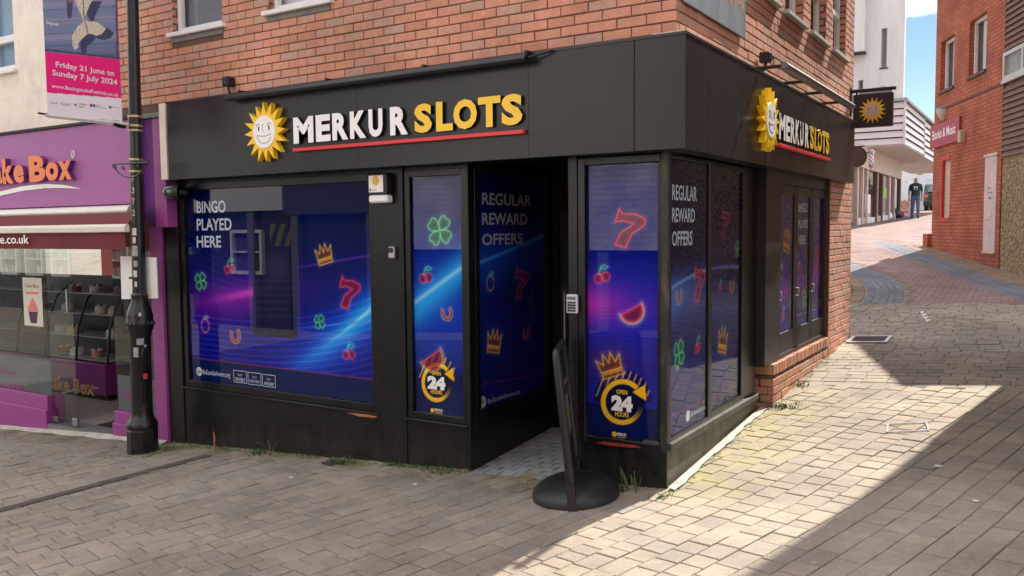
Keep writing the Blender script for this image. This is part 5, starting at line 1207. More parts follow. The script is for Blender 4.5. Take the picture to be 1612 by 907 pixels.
for k, zz in enumerate((.02, .34, .66, .95)):
    box('glass_shelf', mat('shelf_edge', (.5, .55, .55), .2, var=.05), ct, c0x, c1x-.02, CYc+.08+.07*k, CYc+.62, ctop+zz, ctop+zz+.012)
box('back_board', mat('counter_dark', (.03, .022, .024), .5, var=.3), ct, c0x, c1x, CYc+.62, CYc+.68, ctop, ctop+1.2)
for x in (c1x-.03, c1x-.8, c1x-1.6, c1x-2.4): MB().tube([(x, CYc+.06, ctop), (x, CYc+.12, ctop+.5), (x, CYc+.28, ctop+.9), (x, CYc+.5, ctop+1.08)], .018).build('case_rib', black_plastic, ct, smooth=True)
ck = [(.72, .66, .56), (.66, .34, .28), (.76, .73, .70), (.22, .10, .06), (.7, .56, .34)]
cl_ = ['pale iced', 'pink iced', 'white iced', 'dark chocolate', 'yellow cream']; sh_ = ['lowest', 'second', 'third', 'top']
for k in range(4):
    for j in range(5):
        if (j*7+k*5) % 4 == 0: continue
        x = c1x-.22-j*.46-.1*(k % 2)+random.uniform(-.07, .07); y = CYc+.34+.03*k+random.uniform(-.05, .05); rs = random.uniform(.7, 1.15); z = ctop+(.02, .34, .66, .95)[k]+.013; c_ = (j+k*2) % 5
        cm = mat('icing_%d' % c_, ck[c_], .6, var=.15, scale=30)
        cko = thing('cake', '%s round cake on the %s shelf of the counter display' % (cl_[c_], sh_[k]), 'cake', (x, y, z), group='cakes in the counter display')
        MB().lathe(x, y, [(.1*rs, z), (.1*rs, z+.085*rs-.01), (.09*rs, z+.085), (.03, z+.09)], 16).build('sponge', cm, cko, smooth=True)
        MB().lathe(x, y, [(.125, z-.0005), (.125, z+.004)], 16).build('board', grey_metal, cko)
        for q in range(6): a = q*math.pi/3; MB().lathe(x+.065*math.cos(a), y+.065*math.sin(a), [(.02, z+.085), (.014, z+.105), (.003, z+.118)], 8).build('cream_swirl', mat('icing_0', ck[0]), cko, smooth=True)
# wall shelves at the back with jars
shf = thing('wall_shelf', 'dark red shelf unit with party goods on the back wall of the cake shop', 'shelves', (-6.9, 4.0, fl_z))
for k in range(5): box('shelf', MATS['dark_red_room'], shf, -11.5, -5.9, 3.95, 4.19, .5+k*.38, .53+k*.38)
for k in range(5):
    for j in range(14):
        if random.random() < .7:
            x = -11.2+j*.38+random.uniform(-.08, .08); h = random.uniform(.12, .26); c_ = random.choice([(.4, .05, .05), (.08, .08, .12), (.5, .45, .35), (.25, .05, .2), (.05, .12, .2)])
            box('carton', mat('carton_%d' % int(c_[0]*100), c_, .5, var=.2, scale=20), shf, x-.07, x+.07, 3.98, 4.1, .531+k*.38, .531+k*.38+h)
# poster on the glass
pa, pb = PY(39, 512, GYc-.004), PY(65, 438, GYc-.004)
po = thing('window_poster', 'cream poster with a pink cupcake stuck on the cake shop glass', 'poster', (pa[0], GYc-.004, pa[2]))
box('sheet', mat('poster_paper', (.68, .64, .55), .6, var=.05), po, pa[0], pb[0], GYc-.006, GYc-.002, pa[2], pb[2])
pw, ph = pb[0]-pa[0], pb[2]-pa[2]; Q = lambda u, v: (pa[0]+pw*u, GYc-.0075, pa[2]+ph*v)
mb = MB(); mb.poly([Q(.25, .30), Q(.75, .30), Q(.66, .06), Q(.34, .06)]); mb.build('cup', mat('cup_plum', (.06, .015, .06), .6, var=.1), po)
pinkm = mat('pink_icing', (.75, .22, .18), .6, var=.15, scale=60)
mb = MB(); mb.poly([Q(.2, .31), Q(.8, .31), Q(.74, .40), Q(.64, .47), Q(.55, .56), Q(.48, .60), Q(.42, .54), Q(.33, .46), Q(.24, .40)]); mb.build('icing', pinkm, po)
lettering('lettering', 'Cake Box', Q(.12, .80), (1, 0, 0), (0, 0, 1), pw*.76, ph*.07, ink, po); mb = MB(); mb.poly([Q(.15, .66), Q(.85, .66), Q(.85, .71), Q(.15, .71)]); mb.build('strap_line', pinkm, po)
# ================================================================== LAMP POST, BANNER, NOTICE
lp = G(225, 711); lx, ly = lp[0], lp[1]+.0; lz = float(gz(lx, ly))
iron = mat('black_iron_paint', (.0065, .0065, .007), .3, var=.3, scale=6, bump=.15, bscale=18, dirt=(.05, .042, .035), dirt_scale=7, dirt_amt=.5)
post = thing('lamp_post', 'black cast iron lamp post with octagonal foot, gold bands and sticker remnants', 'lamp post', (lx, ly, lz))
k = .00661
Z = lambda py: lz+(711-py)*k
MB().lathe(lx, ly, [(.152, lz-.15), (.152, Z(676)), (.145, Z(672))], 8, ph=R(10)).build('foot', iron, post, bevel=.006)
MB().lathe(lx, ly, [(.15, Z(673)), (.155, Z(669)), (.145, Z(663)), (.118, Z(657)), (.108, Z(650)), (.105, Z(640)), (.102, Z(530)), (.112, Z(527)), (.112, Z(522)), (.128, Z(518)), (.135, Z(512)), (.135, Z(505)), (.127, Z(502)), (.131, Z(498)), (.118, Z(490)), (.092, Z(480)), (.078, Z(472)), (.082, Z(469)), (.082, Z(465)), (.066, Z(462))], 28).build('base_column', iron, post, smooth=True)
for q in range(20):
    a = q*2*math.pi/20; MB().lathe(lx+.133*math.cos(a), ly+.133*math.sin(a), [(.004, Z(512)), (.016, Z(509)), (.004, Z(505))], 6).build('bead', iron, post, smooth=True)
MB().lathe(lx, ly, [(.066, Z(463)), (.064, Z(340)), (.060, Z(200)), (.056, Z(0)), (.05, 6.2)], 24).build('shaft', iron, post, smooth=True)
MB().lathe(lx, ly, [(.07, Z(212)), (.07, Z(190))], 24).build('clamp', iron, post, smooth=True)
goldb = mat('tarnished_band', (.42, .34, .18), .35, metal=.8, var=.3)
for py in (193, 207, 214, 258, 276): MB().lathe(lx, ly, [(.071, Z(py+1.6)), (.073, Z(py)), (.071, Z(py-1.6))], 24).build('gold_band', goldb, post, smooth=True)
# the lantern, above the picture
MB().lathe(lx, ly, [(.05, 6.18), (.12, 6.25), (.10, 6.3), (.2, 6.7), (.24, 6.72), (.05, 6.95), (.02, 7.05)], 8).build('lantern', iron, post)
# access door on the side facing the street, and stickers
dvec = np.array([CAM[0]-lx, CAM[1]-ly]); dvec /= np.linalg.norm(dvec); ang = math.atan2(dvec[1], dvec[0])
def wrap(a0, a1, z0, z1, r, n=6):
    mb = MB()
    for q in range(n):
        a, b = a0+(a1-a0)*q/n, a0+(a1-a0)*(q+1)/n; mb.poly([(lx+r*math.cos(t), ly+r*math.sin(t), z) for t, z in ((a, z0), (b, z0), (b, z1), (a, z1))])
    return mb
A_ = ang+R(28)
mb = MB(); pts = [(A_-R(22), Z(632)), (A_-R(22), Z(560)), (A_-R(14), Z(548)), (A_, Z(544)), (A_+R(14), Z(548)), (A_+R(22), Z(560)), (A_+R(22), Z(632)), (A_, Z(638))]
mb.tube([(lx+.104*math.cos(a), ly+.104*math.sin(a), z) for a, z in pts], .008, 6, closed=True); mb.build('access_door', iron, post, smooth=True)
st_m = mat('torn_sticker', (.6, .59, .53), .7, var=.25, scale=40, dirt=(.2, .19, .17), dirt_scale=25, dirt_amt=.8); st_r = mat('red_sticker', (.6, .05, .05), .5, var=.2, scale=40); st_g = mat('grey_sticker', (.3, .3, .3), .6, var=.3, scale=30)
for a0, a1, p0, p1, r, m_ in ((-55, -12, 373, 362, .066, st_m), (-50, -20, 385, 376, .066, st_m), (-60, -5, 405, 389, .066, st_g), (-45, -8, 421, 412, .066, st_g), (-50, -15, 437, 427, .066, st_m), (-40, -18, 452, 444, .066, st_m), (-20, 18, 541, 531, .105, st_g), (-40, -12, 560, 545, .105, st_g), (20, 32, 546, 541, .105, st_m), (8, 34, 594, 586, .106, st_r), (-5, 5, 496, 491, .133, st_m)):
    wrap(ang-R(90)+R(90)+R(a0)*-1*-1, ang+R(a1), Z(p0), Z(p1), r).build('sticker', m_, post)
for q, chh in enumerate('F372'):
    v, f, _ = glyphs(chh, 0.); z1 = Z(283+q*17)
    mb = MB(); P_ = [(ang+R(-34)+(p[0]-.5)*.42, z1-.062+p[1]*.062) for p in v]; i0_ = len(mb.v); mb.v += [(lx+.0655*math.cos(a), ly+.0655*math.sin(a), z) for a, z in P_]; mb.f += f; mb.m += [0]*len(f); mb.build('number', st_m, post)
post.rotation_euler = Matrix.Rotation(R(.95), 3, Vector((AX[2][0], AX[2][1], 0)).normalized()).to_euler()
# wrought scroll bracket
mb = MB(); zs_ = Z(264)
for sg in (-1, 1):
    e = np.array([sg, 0, 0])
    mb.tube([np.array([lx, ly-.07, zs_])+e*.0, np.array([lx, ly-.07, zs_])+e*.29], .009, 6)
    arc = [np.array([lx, ly-.07, zs_-.02])+e*(.27-.27*t+.03*math.sin(t*3.1))+np.array([0, 0, -.12*math.sin(t*1.57)]) for t in np.linspace(0, 1, 9)]; mb.tube(arc, .007, 6)
    sc = [np.array([lx, ly-.07, zs_-.035])+e*(.255+.035*(1-t/8)*math.cos(t))+np.array([0, 0, .035*(1-t/8)*math.sin(t)]) for t in np.linspace(0, 6.5, 12)]; mb.tube(sc, .006, 6)
    sc = [np.array([lx, ly-.07, zs_-.05])+e*(.11+.03*(1-t/8)*math.cos(t))+np.array([0, 0, .03*(1-t/8)*math.sin(t)]) for t in np.linspace(0, 6.5, 12)]; mb.tube(sc, .006, 6)
mb.build('scroll_bracket', iron, post, smooth=True)
# white notice board strapped behind the post
nb = thing('notice_board', 'blank white notice board strapped behind the lamp post', 'notice', (lx, ly+.1, Z(470)))
n0, n1 = PY(192, 471, ly+.09), PY(246, 404, ly+.09)
mb = MB(); mb.prism([(n0[0], ly+.085, n0[2]), (n1[0], ly+.085, n0[2]+.03), (n1[0], ly+.085, n1[2]-.01), (n0[0]+.01, ly+.085, n1[2])], (0, .012, 0)); mb.build('board', mat('correx_white', (.78, .78, .76), .5, var=.04), nb)
MB().lathe(lx, ly, [(.0685, Z(440)), (.0685, Z(437))], 20).build('strap', black_plastic, nb)
# festival banner on arms at the post
BX = lx+.03
bt = thing('festival_banner', 'tall festival banner with fish tail picture and pink date panel on the lamp post', 'banner', (BX, ly-.4, Z(198)))
u0_, u1_ = float(PX(74, 150, BX)[1]), float(PX(191, 150, BX)[1]); bz0 = float(PX(191, 198, BX)[2]); bz1 = bz0+2.3
TAIL = [[(116, -5), (148, -5), (141, 8), (135, 24), (133.5, 31), (137, 33), (152, 34.5), (167, 45), (161, 53), (152, 56), (138, 53), (133, 58), (124, 66), (123, 75), (118, 80), (113.5, 70), (114, 56), (122, 42), (131.5, 34), (130, 29), (124, 16)]]
def bg_banner(px, py, U, Zv):
    C = np.zeros(px.shape+(3,)); C[:] = (104, 118, 146); C = mixc(C, (150, 140, 160), .5*np.exp(-((np.mod(py+px*.06, 26)-13)/5)**2)); C = mixc(C, (70, 84, 116), np.clip((py-60)/40, 0, .6)); C = mixc(C, (46, 52, 84), (((np.mod(py+px*.05, 19)) < .9)*.6).astype(float))
    P = np.stack([px, py], -1)
    C = mixc(C, (52, 54, 82), .9*inside(P-np.array([13, 7]), TAIL[0]).astype(float))
    t = inside(P, TAIL[0]).astype(float); C = mixc(C, (196, 190, 172), t); C = mixc(C, (120, 112, 96), t*.7*(np.sin(px*1.9+py*.9+3*np.sin(py*.7))*np.sin(py*1.6-px*.6) > .25)); C = mixc(C, (70, 64, 60), t*np.clip(1-seg_dist(P, [(131, -5), (132, 25), (139, 55)])/1.2, 0, 1))
    C = mixc(C, (52, 54, 82), .8*(inside(P, [(104, -5), (114, -5), (115, 4), (113, 26), (110, 30), (106, 26)])).astype(float)); C = mixc(C, (150, 92, 78), .9*inside(P, [(106, -5), (115, -5), (113, 3), (108, 5)]).astype(float))
    C = mixc(C, (100, 46, 60), .9*((px > 181.5+py*.02) & (px < 184.5+py*.02)).astype(float))
    C = mixc(C, (60, 62, 84), .9*((py > 77+(px-73)*.115) & (py < 80+(px-73)*.115)).astype(float))
    l1 = 82+(px-74)*.103; l2 = 146+(px-74)*.077
    C = mixc(C, (206, 30, 110), ((py > l1) & (py <= l2)).astype(float)); C = mixc(C, (206, 202, 206), (py > l2).astype(float))
    C = mixc(C, (150, 146, 156), .8*((py > 183+(px-74)*.06) & (py < 184.6+(px-74)*.06)).astype(float)); return C
sheet('banner_sheet', 0, BX, u0_, u1_, bz0, bz1, .0065, bg_banner, banner_print, bt, gain=1.6)
mb = MB(); mb.box(BX-.006, BX-.002, u0_, u1_, bz0, bz1); mb.build('backing', mat('banner_back', (.7, .69, .7), .7, var=.05), bt)
pw_ = mat('banner_white', (.85, .84, .85), .6, var=0)
def btx(t, a, p0, p1, r, m_=pw_, o=.012): vtext(bt, 0, BX+.002, t, a, p0, p1, r, m_, o)
btx('Friday 21 June to', 88, 96.5, 108, 179, o=.02); btx('Sunday 7 July 2024', 82.5, 109.5, 121.5, 184, o=.02); btx('www.BasingstokeFestival.co.uk', 81.5, 132, 140, 186, o=.012); btx('ique', 73.5, 32.5, 39, 92, o=.02)
gtx = mat('logo_grey', (.16, .16, .2), .6, var=0)
btx('proud', 79, 159.5, 163.5, 90, gtx, .0); btx('VILLAGE', 95, 161, 165, 111, gtx, .0); btx('w', 116, 163, 167.5, 121, gtx, .03); btx('WESSEX', 123.5, 162.5, 165, 136, gtx); btx('WALLS', 123.5, 166.5, 169, 132, gtx)
vdisc(bt, 0, BX+.002, 143.5, 166, 2.6, mat('logo_pink', (.6, .04, .1), .6, var=0), 'logo_mark'); vdisc(bt, 0, BX+.002, 148, 166.5, 2.4, mat('logo_blue', (.05, .15, .5), .6, var=0), 'logo_mark'); btx('Basing', 151, 165, 167, 160, gtx); btx('Borough', 151, 168, 170, 167, gtx); btx('University', 176, 167.5, 169.5, 188, gtx); vdisc(bt, 0, BX+.002, 173.5, 169, 2.3, gtx, 'logo_mark')
MB().tube([(BX, ly-.02, bz0+.02), (BX, u0_-.03, bz0+.02)], .014).build('lower_arm', white_up, bt, smooth=True); MB().tube([(BX, ly-.02, bz1-.02), (BX, u0_-.03, bz1-.02)], .014).build('upper_arm', white_up, bt, smooth=True)
MB().tube([(BX, u0_-.09, bz0+.035), (BX, u0_+.0, bz0+.03)], .009).build('rod', black_plastic, bt); MB().tube([(lx, ly-.06, bz0), (BX, ly-.13, bz0-.005), (BX, ly-.2, bz0+.01)], .02).build('arm_bracket', black_plastic, bt, smooth=True)

# ================================================================== RIGHT-HAND ROW UP THE ALLEY
U3, N3 = np.array([*BU, 0]), np.array([*BN, 0]); B3 = np.array([*BM0, 0])
def wbox(mb, s0, s1, t0, t1, z0, z1): return mb.obox(B3+U3*(s0+s1)/2+N3*(t0+t1)/2+np.array([0, 0, (z0+z1)/2]), U3, N3, (0, 0, 1), abs(s1-s0)/2, abs(t1-t0)/2, abs(z1-z0)/2)
def wpt(px, py, t=0.):
    d = ray(px, py); k_ = (N3 @ (B3+N3*t-CAM))/(N3 @ d); P = CAM+d*k_; return float((P-B3) @ U3), float(P[2])
def wp3(s_, t, z): return B3+U3*s_+N3*t+np.array([0, 0, z])
bmb = MATS.get('x') or brick_tex_mat('books_brick', (.43, .122, .064), (.36, .102, .055), (.19, .072, .05), .225, .078, axis='xy', bump=.6, msize=.009)
s_end = wpt(1578, 200)[0]; ROOF = 7.35; RT = 7.2
bk = thing('book_shop_building', 'dark red brick building with boarded openings and a maroon sign up the alley', 'building', (*BM0, 1.4))
def hole(px0, px1, py0, py1):
    a, z1 = wpt(px0, (py0)); b, _ = wpt(px1, py0); pc = (px0+px1)/2
    return (min(a, b), max(a, b), wpt(pc, py1)[1], wpt(pc, py0)[1])
h1, h2 = hole(1482, 1503, 60, 139), hole(1527, 1554, 26, 114); h3 = hole(1483, 1496.5, 246, 349); h4 = hole(1552.5, 1571, 246, 397)
us = sorted({s_end, 0., *[v for h in (h1, h2, h3, h4) for v in h[:2]]}); zs = sorted({.3, ROOF, *[v for h in (h1, h2, h3, h4) for v in h[2:]]}); mb = MB()
for a, b in zip(us[:-1], us[1:]):
    for c, d in zip(zs[:-1], zs[1:]):
        if any(h[0] < (a+b)/2 < h[1] and h[2] < (c+d)/2 < h[3] for h in (h1, h2, h3, h4)): continue
        wbox(mb, a, b, -.25, 0, c, d)
mb.build('wall', bmb, bk)
mb = MB(); wbox(mb, s_end, 0, -7, -.26, .3, ROOF); mb.build('inner_wall', bmb, bk)
mb = MB(); wbox(mb, s_end, .15, -7, .12, ROOF, ROOF+.2); mb.build('roof', concrete, bk)
off_white = mat('grey_window_board', (.42, .42, .40), .6, var=.1); board_m = mat('pale_boarding', (.56, .44, .41), .75, var=.14, scale=8, dirt=(.24, .16, .14), dirt_scale=7, dirt_amt=.6, stretch=(1, 1, .4))
for h in (h1, h2):
    mb = MB(); w = .06
    for q in ((h[0], h[0]+w, h[2], h[3]), (h[1]-w, h[1], h[2], h[3]), (h[0]+w, h[1]-w, h[2], h[2]+w), (h[0]+w, h[1]-w, h[3]-w, h[3])): wbox(mb, q[0], q[1], -.16, -.1, q[2], q[3])
    wf = mb.build('window', white_up, bk)
    m_ = h[0]+(h[1]-h[0])*.68
    mb = MB(); wbox(mb, h[0]+w, h[1]-w, -.15, -.14, h[2]+w, h[3]-w); mb.build('pane', glass, wf)
    mb = MB(); wbox(mb, h[0]+w, m_, -.19, -.17, h[2]+w, h[3]-w); mb.build('blind', off_white, wf)
    mb = MB(); wbox(mb, m_, h[1]-w, -.2, -.18, h[2]+w, h[3]-w); mb.build('blind', room_dark, wf)
    mb = MB(); wbox(mb, h[0]-.04, h[1]+.04, -.12, .04, h[2]-.06, h[2]-.002); mb.build('sill', mat('dark_sill', (.10, .075, .065), .9, var=.2), wf)
redp = mat('red_frame_paint', (.50, .03, .025), .5, var=.15)
mb = MB(); w = .09
for q in ((h3[0], h3[0]+.001, 0, 0),): pass
wbox(mb, h3[1]-w, h3[1], -.1, .015, h3[2], h3[3]); wbox(mb, h3[0], h3[1]-w, -.1, .015, h3[3]-w, h3[3]); wbox(mb, h3[0], h3[1]-w, -.1, .015, h3[2], h3[2]+w); rw = mb.build('window', redp, bk)
mb = MB(); wbox(mb, h3[0], h3[1]-w, -.09, -.05, h3[2]+w, h3[3]-w); mb.build('boarding', mat('yellowed_board', (.46, .35, .25), .7, var=.15, scale=6), rw)
mb = MB(); wbox(mb, h4[0], h4[1], -.08, .02, h4[2], h4[3]); bd = mb.build('boarded_door', board_m, bk, bevel=.008)
mb = MB(); wbox(mb, h4[0]-.04, h4[1]+.04, -.05, .035, h4[3]+.002, h4[3]+.05); wbox(mb, h4[0]-.02, h4[1]+.02, -.05, .035, h4[2]-.03, h4[2]-.002); mb.build('batten', mat('pale_batten', (.55, .47, .42), .7, var=.2), bd)
graf = mat('blue_graffiti', (.09, .11, .22), .7, var=.2)
for (a, b, c, d) in ((.35, .6, .55, .58), (.3, .65, .61, .63), (.4, .7, .66, .68), (.3, .5, .36, .37), (.45, .8, .33, .345)):
    L_, H_ = h4[1]-h4[0], h4[3]-h4[2]; mb = MB(); mb.poly([wp3(h4[0]+L_*q, .0215, h4[2]+H_*r) for q, r in ((a, c), (b, c+.01), (b-.04, d), (a+.05, d-.005))]); mb.build('graffiti', graf, bd)
mb = MB(); sa_, za_ = wpt(1488, 171); sb_, zb_ = wpt(1578, 132); wbox(mb, s_end, sa_, 0, .012, zb_-.02, zb_+.02); mb.build('string_course', mat('stained_brick', (.10, .05, .04), .9, var=.3), bk)
mb = MB(); wbox(mb, -.02, .35, -.8, .1, .6, wpt(1470, 345)[1]-.35); mb.build('corner_pier', bmb, bk)
# sign, lamp, box
sg = thing('book_shop_sign', 'maroon board reading Books and Music in white letters', 'shop sign', wp3(-.5, .05, 3.4))
a, z1 = wpt(1468, 200); b, _ = wpt(1514, 183); z0 = wpt(1491, 228)[1]; z1 = wpt(1491, 191.5)[1]
mb = MB(); wbox(mb, b, a, .005, .05, z0, z1); mb.build('board', mat('maroon_board', (.34, .035, .06), .5, var=.08), sg, bevel=.004)
ta, tb = wpt(1472, 212)[0], wpt(1508, 206)[0]; tz0, tz1 = wpt(1472, 221)[1], wpt(1472, 207)[1]
lettering('lettering', 'Books & Music', wp3(ta, .054, tz0), -U3, (0, 0, 1), ta-tb, tz1-tz0, white_sign, sg, offset=.01)
wlamp = thing('wall_lamp', 'half round wall lamp with dark cap above the maroon sign', 'lamp', wp3(wpt(1487, 176)[0], 0, wpt(1487, 176)[1]))
lc_s, lc_z = wpt(1487, 176); c_ = wp3(lc_s, .02, 0)
MB().lathe(c_[0], c_[1], [(.02, lc_z-.2), (.09, lc_z-.14), (.15, lc_z-.02), (.165, lc_z+.06)], 16).build('diffuser', mat('milky_lamp', (.55, .5, .42), .4, var=.1), wlamp, smooth=True); MB().lathe(c_[0], c_[1], [(.175, lc_z+.061), (.165, lc_z+.1), (.1, lc_z+.125)], 16).build('cap', mat('grey_cap', (.16, .16, .19), .5, var=.1), wlamp, smooth=True)
jb_s, jb_z = wpt(1519, 214); jb = thing('junction_box', 'small beige junction box beside the maroon sign', 'junction box', wp3(jb_s, 0, jb_z))
mb = MB(); wbox(mb, jb_s-.08, jb_s+.08, .002, .12, jb_z-.14, jb_z+.12); mb.build('body', mat('beige_box', (.45, .38, .24), .6, var=.1), jb, bevel=.012); mb = MB(); wbox(mb, jb_s-.06, jb_s+.06, .1205, .126, jb_z-.12, jb_z+.1); mb.build('lid', mat('beige_lid', (.48, .41, .27), .55, var=.1), jb)
# tile-hung building nearer down the row
th_ = thing('tile_hung_building', 'building with brown hung tiles over a pebble dash ground floor', 'building', wp3(-7, 0, 1.0))
def pebble(name):
    m = bpy.data.materials.new(name); m.use_nodes = True; MATS[name] = m; n, l = m.node_tree.nodes, m.node_tree.links; b = n['Principled BSDF']; b.inputs['Roughness'].default_value = .9
    t = n.new('ShaderNodeTexCoord'); v = n.new('ShaderNodeTexVoronoi'); v.inputs['Scale'].default_value = 38; l.new(t.outputs['Object'], v.inputs[0]); s = n.new('ShaderNodeSeparateColor'); l.new(v.outputs['Color'], s.inputs[0])
    r = n.new('ShaderNodeValToRGB'); e = r.color_ramp.elements; e[0].color = (.10, .06, .03, 1); e[1].color = (.42, .32, .18, 1); x = e.new(.5); x.color = (.24, .16, .08, 1); l.new(s.outputs[0], r.inputs[0]); l.new(r.outputs[0], b.inputs['Base Color'])
    bp = n.new('ShaderNodeBump'); bp.invert = True; bp.inputs['Distance'].default_value = .02; bp.inputs['Strength'].default_value = .8; l.new(v.outputs['Distance'], bp.inputs['Height']); l.new(bp.outputs[0], b.inputs['Normal']); return m
pebble_m = pebble('pebble_dash'); tile_br = mat('brown_hung_tile', (.15, .085, .058), .8, var=.3, scale=7, bump=.2, dirt=(.14, .10, .085), dirt_scale=3, dirt_amt=.5)
zpd = wpt(1582, 243)[1]; s_near = -7.3
hw = (wpt(1640, 90)[0], wpt(1582, 90)[0], wpt(1584, 126)[1], wpt(1584, 83)[1])
mb = MB(); wbox(mb, s_near, s_end-.004, -7, -.02, .2, zpd); mb.build('pebble_wall', pebble_m, th_)
mb = MB(); wbox(mb, s_near, s_end-.004, -7, -.05, zpd, RT-.1); mb.build('core_wall', tile_br, th_)
n0_ = wp3(s_near-.1, .15, RT-.1); n1_ = n0_+np.array([1., .04, 0])*6.5; mb = MB(); mb.prism([n0_, n1_, wp3(s_end-.01, -7, RT-.1), wp3(s_end-.01, .15, RT-.1)], (0, 0, .25)); mb.build('roof', concrete, th_)  # roof end shaped, out of view, so its shadow trims the sunlit setts
z = zpd-.04; kk = 0
while z < RT-.25:
    segs = [(s_near, s_end-.01)]
    if z+.11 > hw[2]-.05 and z < hw[3]+.02: segs = [(s_near, hw[0]-.03), (hw[1]+.03, s_end-.01)]
    for a, b in segs:
        if b-a < .05: continue
        mb = MB(); mb.prism([wp3(a, .018, z), wp3(a, .004, z), wp3(a, -.045, z+.125), wp3(a, -.03, z+.125)], U3*(b-a)); mb.build('tile_course', tile_br, th_)
    z += .11; kk += 1
mb = MB(); w = .07; m3 = hw[0]+(hw[1]-hw[0])*.45
for q in ((hw[0], hw[0]+w, hw[2], hw[3]), (hw[1]-w, hw[1], hw[2], hw[3]), (hw[0]+w, hw[1]-w, hw[2], hw[2]+w), (hw[0]+w, hw[1]-w, hw[3]-w, hw[3]), (m3-.04, m3+.04, hw[2]+w, hw[3]-w)): wbox(mb, q[0], q[1], -.04, .035, q[2], q[3])
wf = mb.build('window', mat('old_grey_frame', (.45, .44, .42), .6, var=.12), th_); mb = MB(); wbox(mb, hw[0]+w, hw[1]-w, 0, .008, hw[2]+w, hw[3]-w); mb.build('pane', glass, wf); mb = MB(); wbox(mb, hw[0]+.01, hw[1]-.01, -.048, -.042, hw[2]+.01, hw[3]-.01); mb.build('blind', mat('net_curtain', (.22, .24, .24), .8, var=.4, scale=9), wf); mb = MB(); wbox(mb, hw[0]-.03, hw[1]+.03, -.02, .05, hw[2]-.06, hw[2]-.003); mb.build('sill', MATS['old_grey_frame'], wf)
# corner building at the mouth of the alley, to the right of the picture: throws the long shadow over the setts
rc_ = thing('alley_corner_building', 'tall pebble dashed corner building on the right of the alley mouth', 'building', (5, 3, .3))
RX0, RY_ = 2.36, 5.45
box('pebble_wall', pebble_m, rc_, RX0, 9, .6, RY_, -.6, 4.2); box('tile_wall', tile_br, rc_, RX0+.02, 9, .62, RY_-.02, 4.2, 11.5); box('roof', concrete, rc_, RX0, 9.1, .5, RY_, 11.5, 11.7)
for k_, yy in enumerate((1.3, 3.4)): up_window(rc_, 0, RX0+.02, yy, yy+1.2, 5.0, 6.3, -.03, mullion=yy+.6, sgn=1, back=(.2, .21, .22))
weedn = weed('weeds along the foot of the dark red brick wall', 1500, 394, 60, .12, .5, dry_m); weed('straggling weeds at the foot of the pebble dash wall', 1588, 412, 70, .14, .5, dry_m)

# ================================================================== FAR END OF THE ALLEY
wr_m = mat('white_render', (.62, .605, .575), .85, var=.06, scale=2, bump=.08, dirt=(.36, .345, .315), dirt_scale=1.2, dirt_amt=.4, stretch=(1, 1, .3))
CXR, CYF = -2.1, 27.4
wt = thing('white_tower_building', 'tall white rendered building with narrow windows above the slatted canopy', 'building', (-6, 28, 2))
zt_ = 10.55; TX = float(dep(1423, 100, 31)[0]); TY = 28.2
def txz(px, py, v=TY): p = PY(px, py, v); return float(p[0]), float(p[2])
TX = txz(1423, 100)[0]
tw = []
for px0, px1, py0, py1 in ((1386.5, 1397, 44, 107), (1351, 1359, 126, 141), (1386, 1394, 136, 146)): a, b = txz(px0, py1), txz(px1, py0); tw.append((a[0], b[0], a[1], b[1]))
us = sorted({-14., TX, *[v for h in tw for v in h[:2]]}); zs = sorted({4.8, zt_, *[v for h in tw for v in h[2:]]}); mb = MB()
for a, b in zip(us[:-1], us[1:]):
    for c, d in zip(zs[:-1], zs[1:]):
        if not any(h[0] < (a+b)/2 < h[1] and h[2] < (c+d)/2 < h[3] for h in tw): mb.box(a, b, TY, TY+.3, c, d)
mb.prism([(-14, TY+.301, 4.8), (TX, TY+.301, 4.8), (TX-1.5, TY+9, 4.8), (-14, TY+9, 4.8)], (0, 0, zt_-4.8)); mb.build('wall', wr_m, wt)
for h in tw: up_window(wt, 1, TY, *h, .12, sill=True, frame_m=mat('grey_frame', (.3, .3, .3), .5), back=(.12, .13, .15), fw_=.05, sill_m=MATS['lead_flashing'])
a, b = txz(1300, 83), txz(1363, 83); box('bay', wr_m, wt, a[0]-2, b[0], TY-.35, TY-.002, b[1], zt_-.1); box('bay_base', MATS['lead_flashing'], wt, a[0]-2, b[0]+.03, TY-.38, TY-.002, b[1]-.06, b[1]-.002)
mb = MB(); mb.prism([(-14, TY-.06, zt_), (TX+.1, TY-.06, zt_), (TX-1.4, TY+9, zt_), (-14, TY+9, zt_)], (0, 0, .12)); mb.build('parapet_coping', mat('coping_grey', (.3, .3, .3), .8), wt)
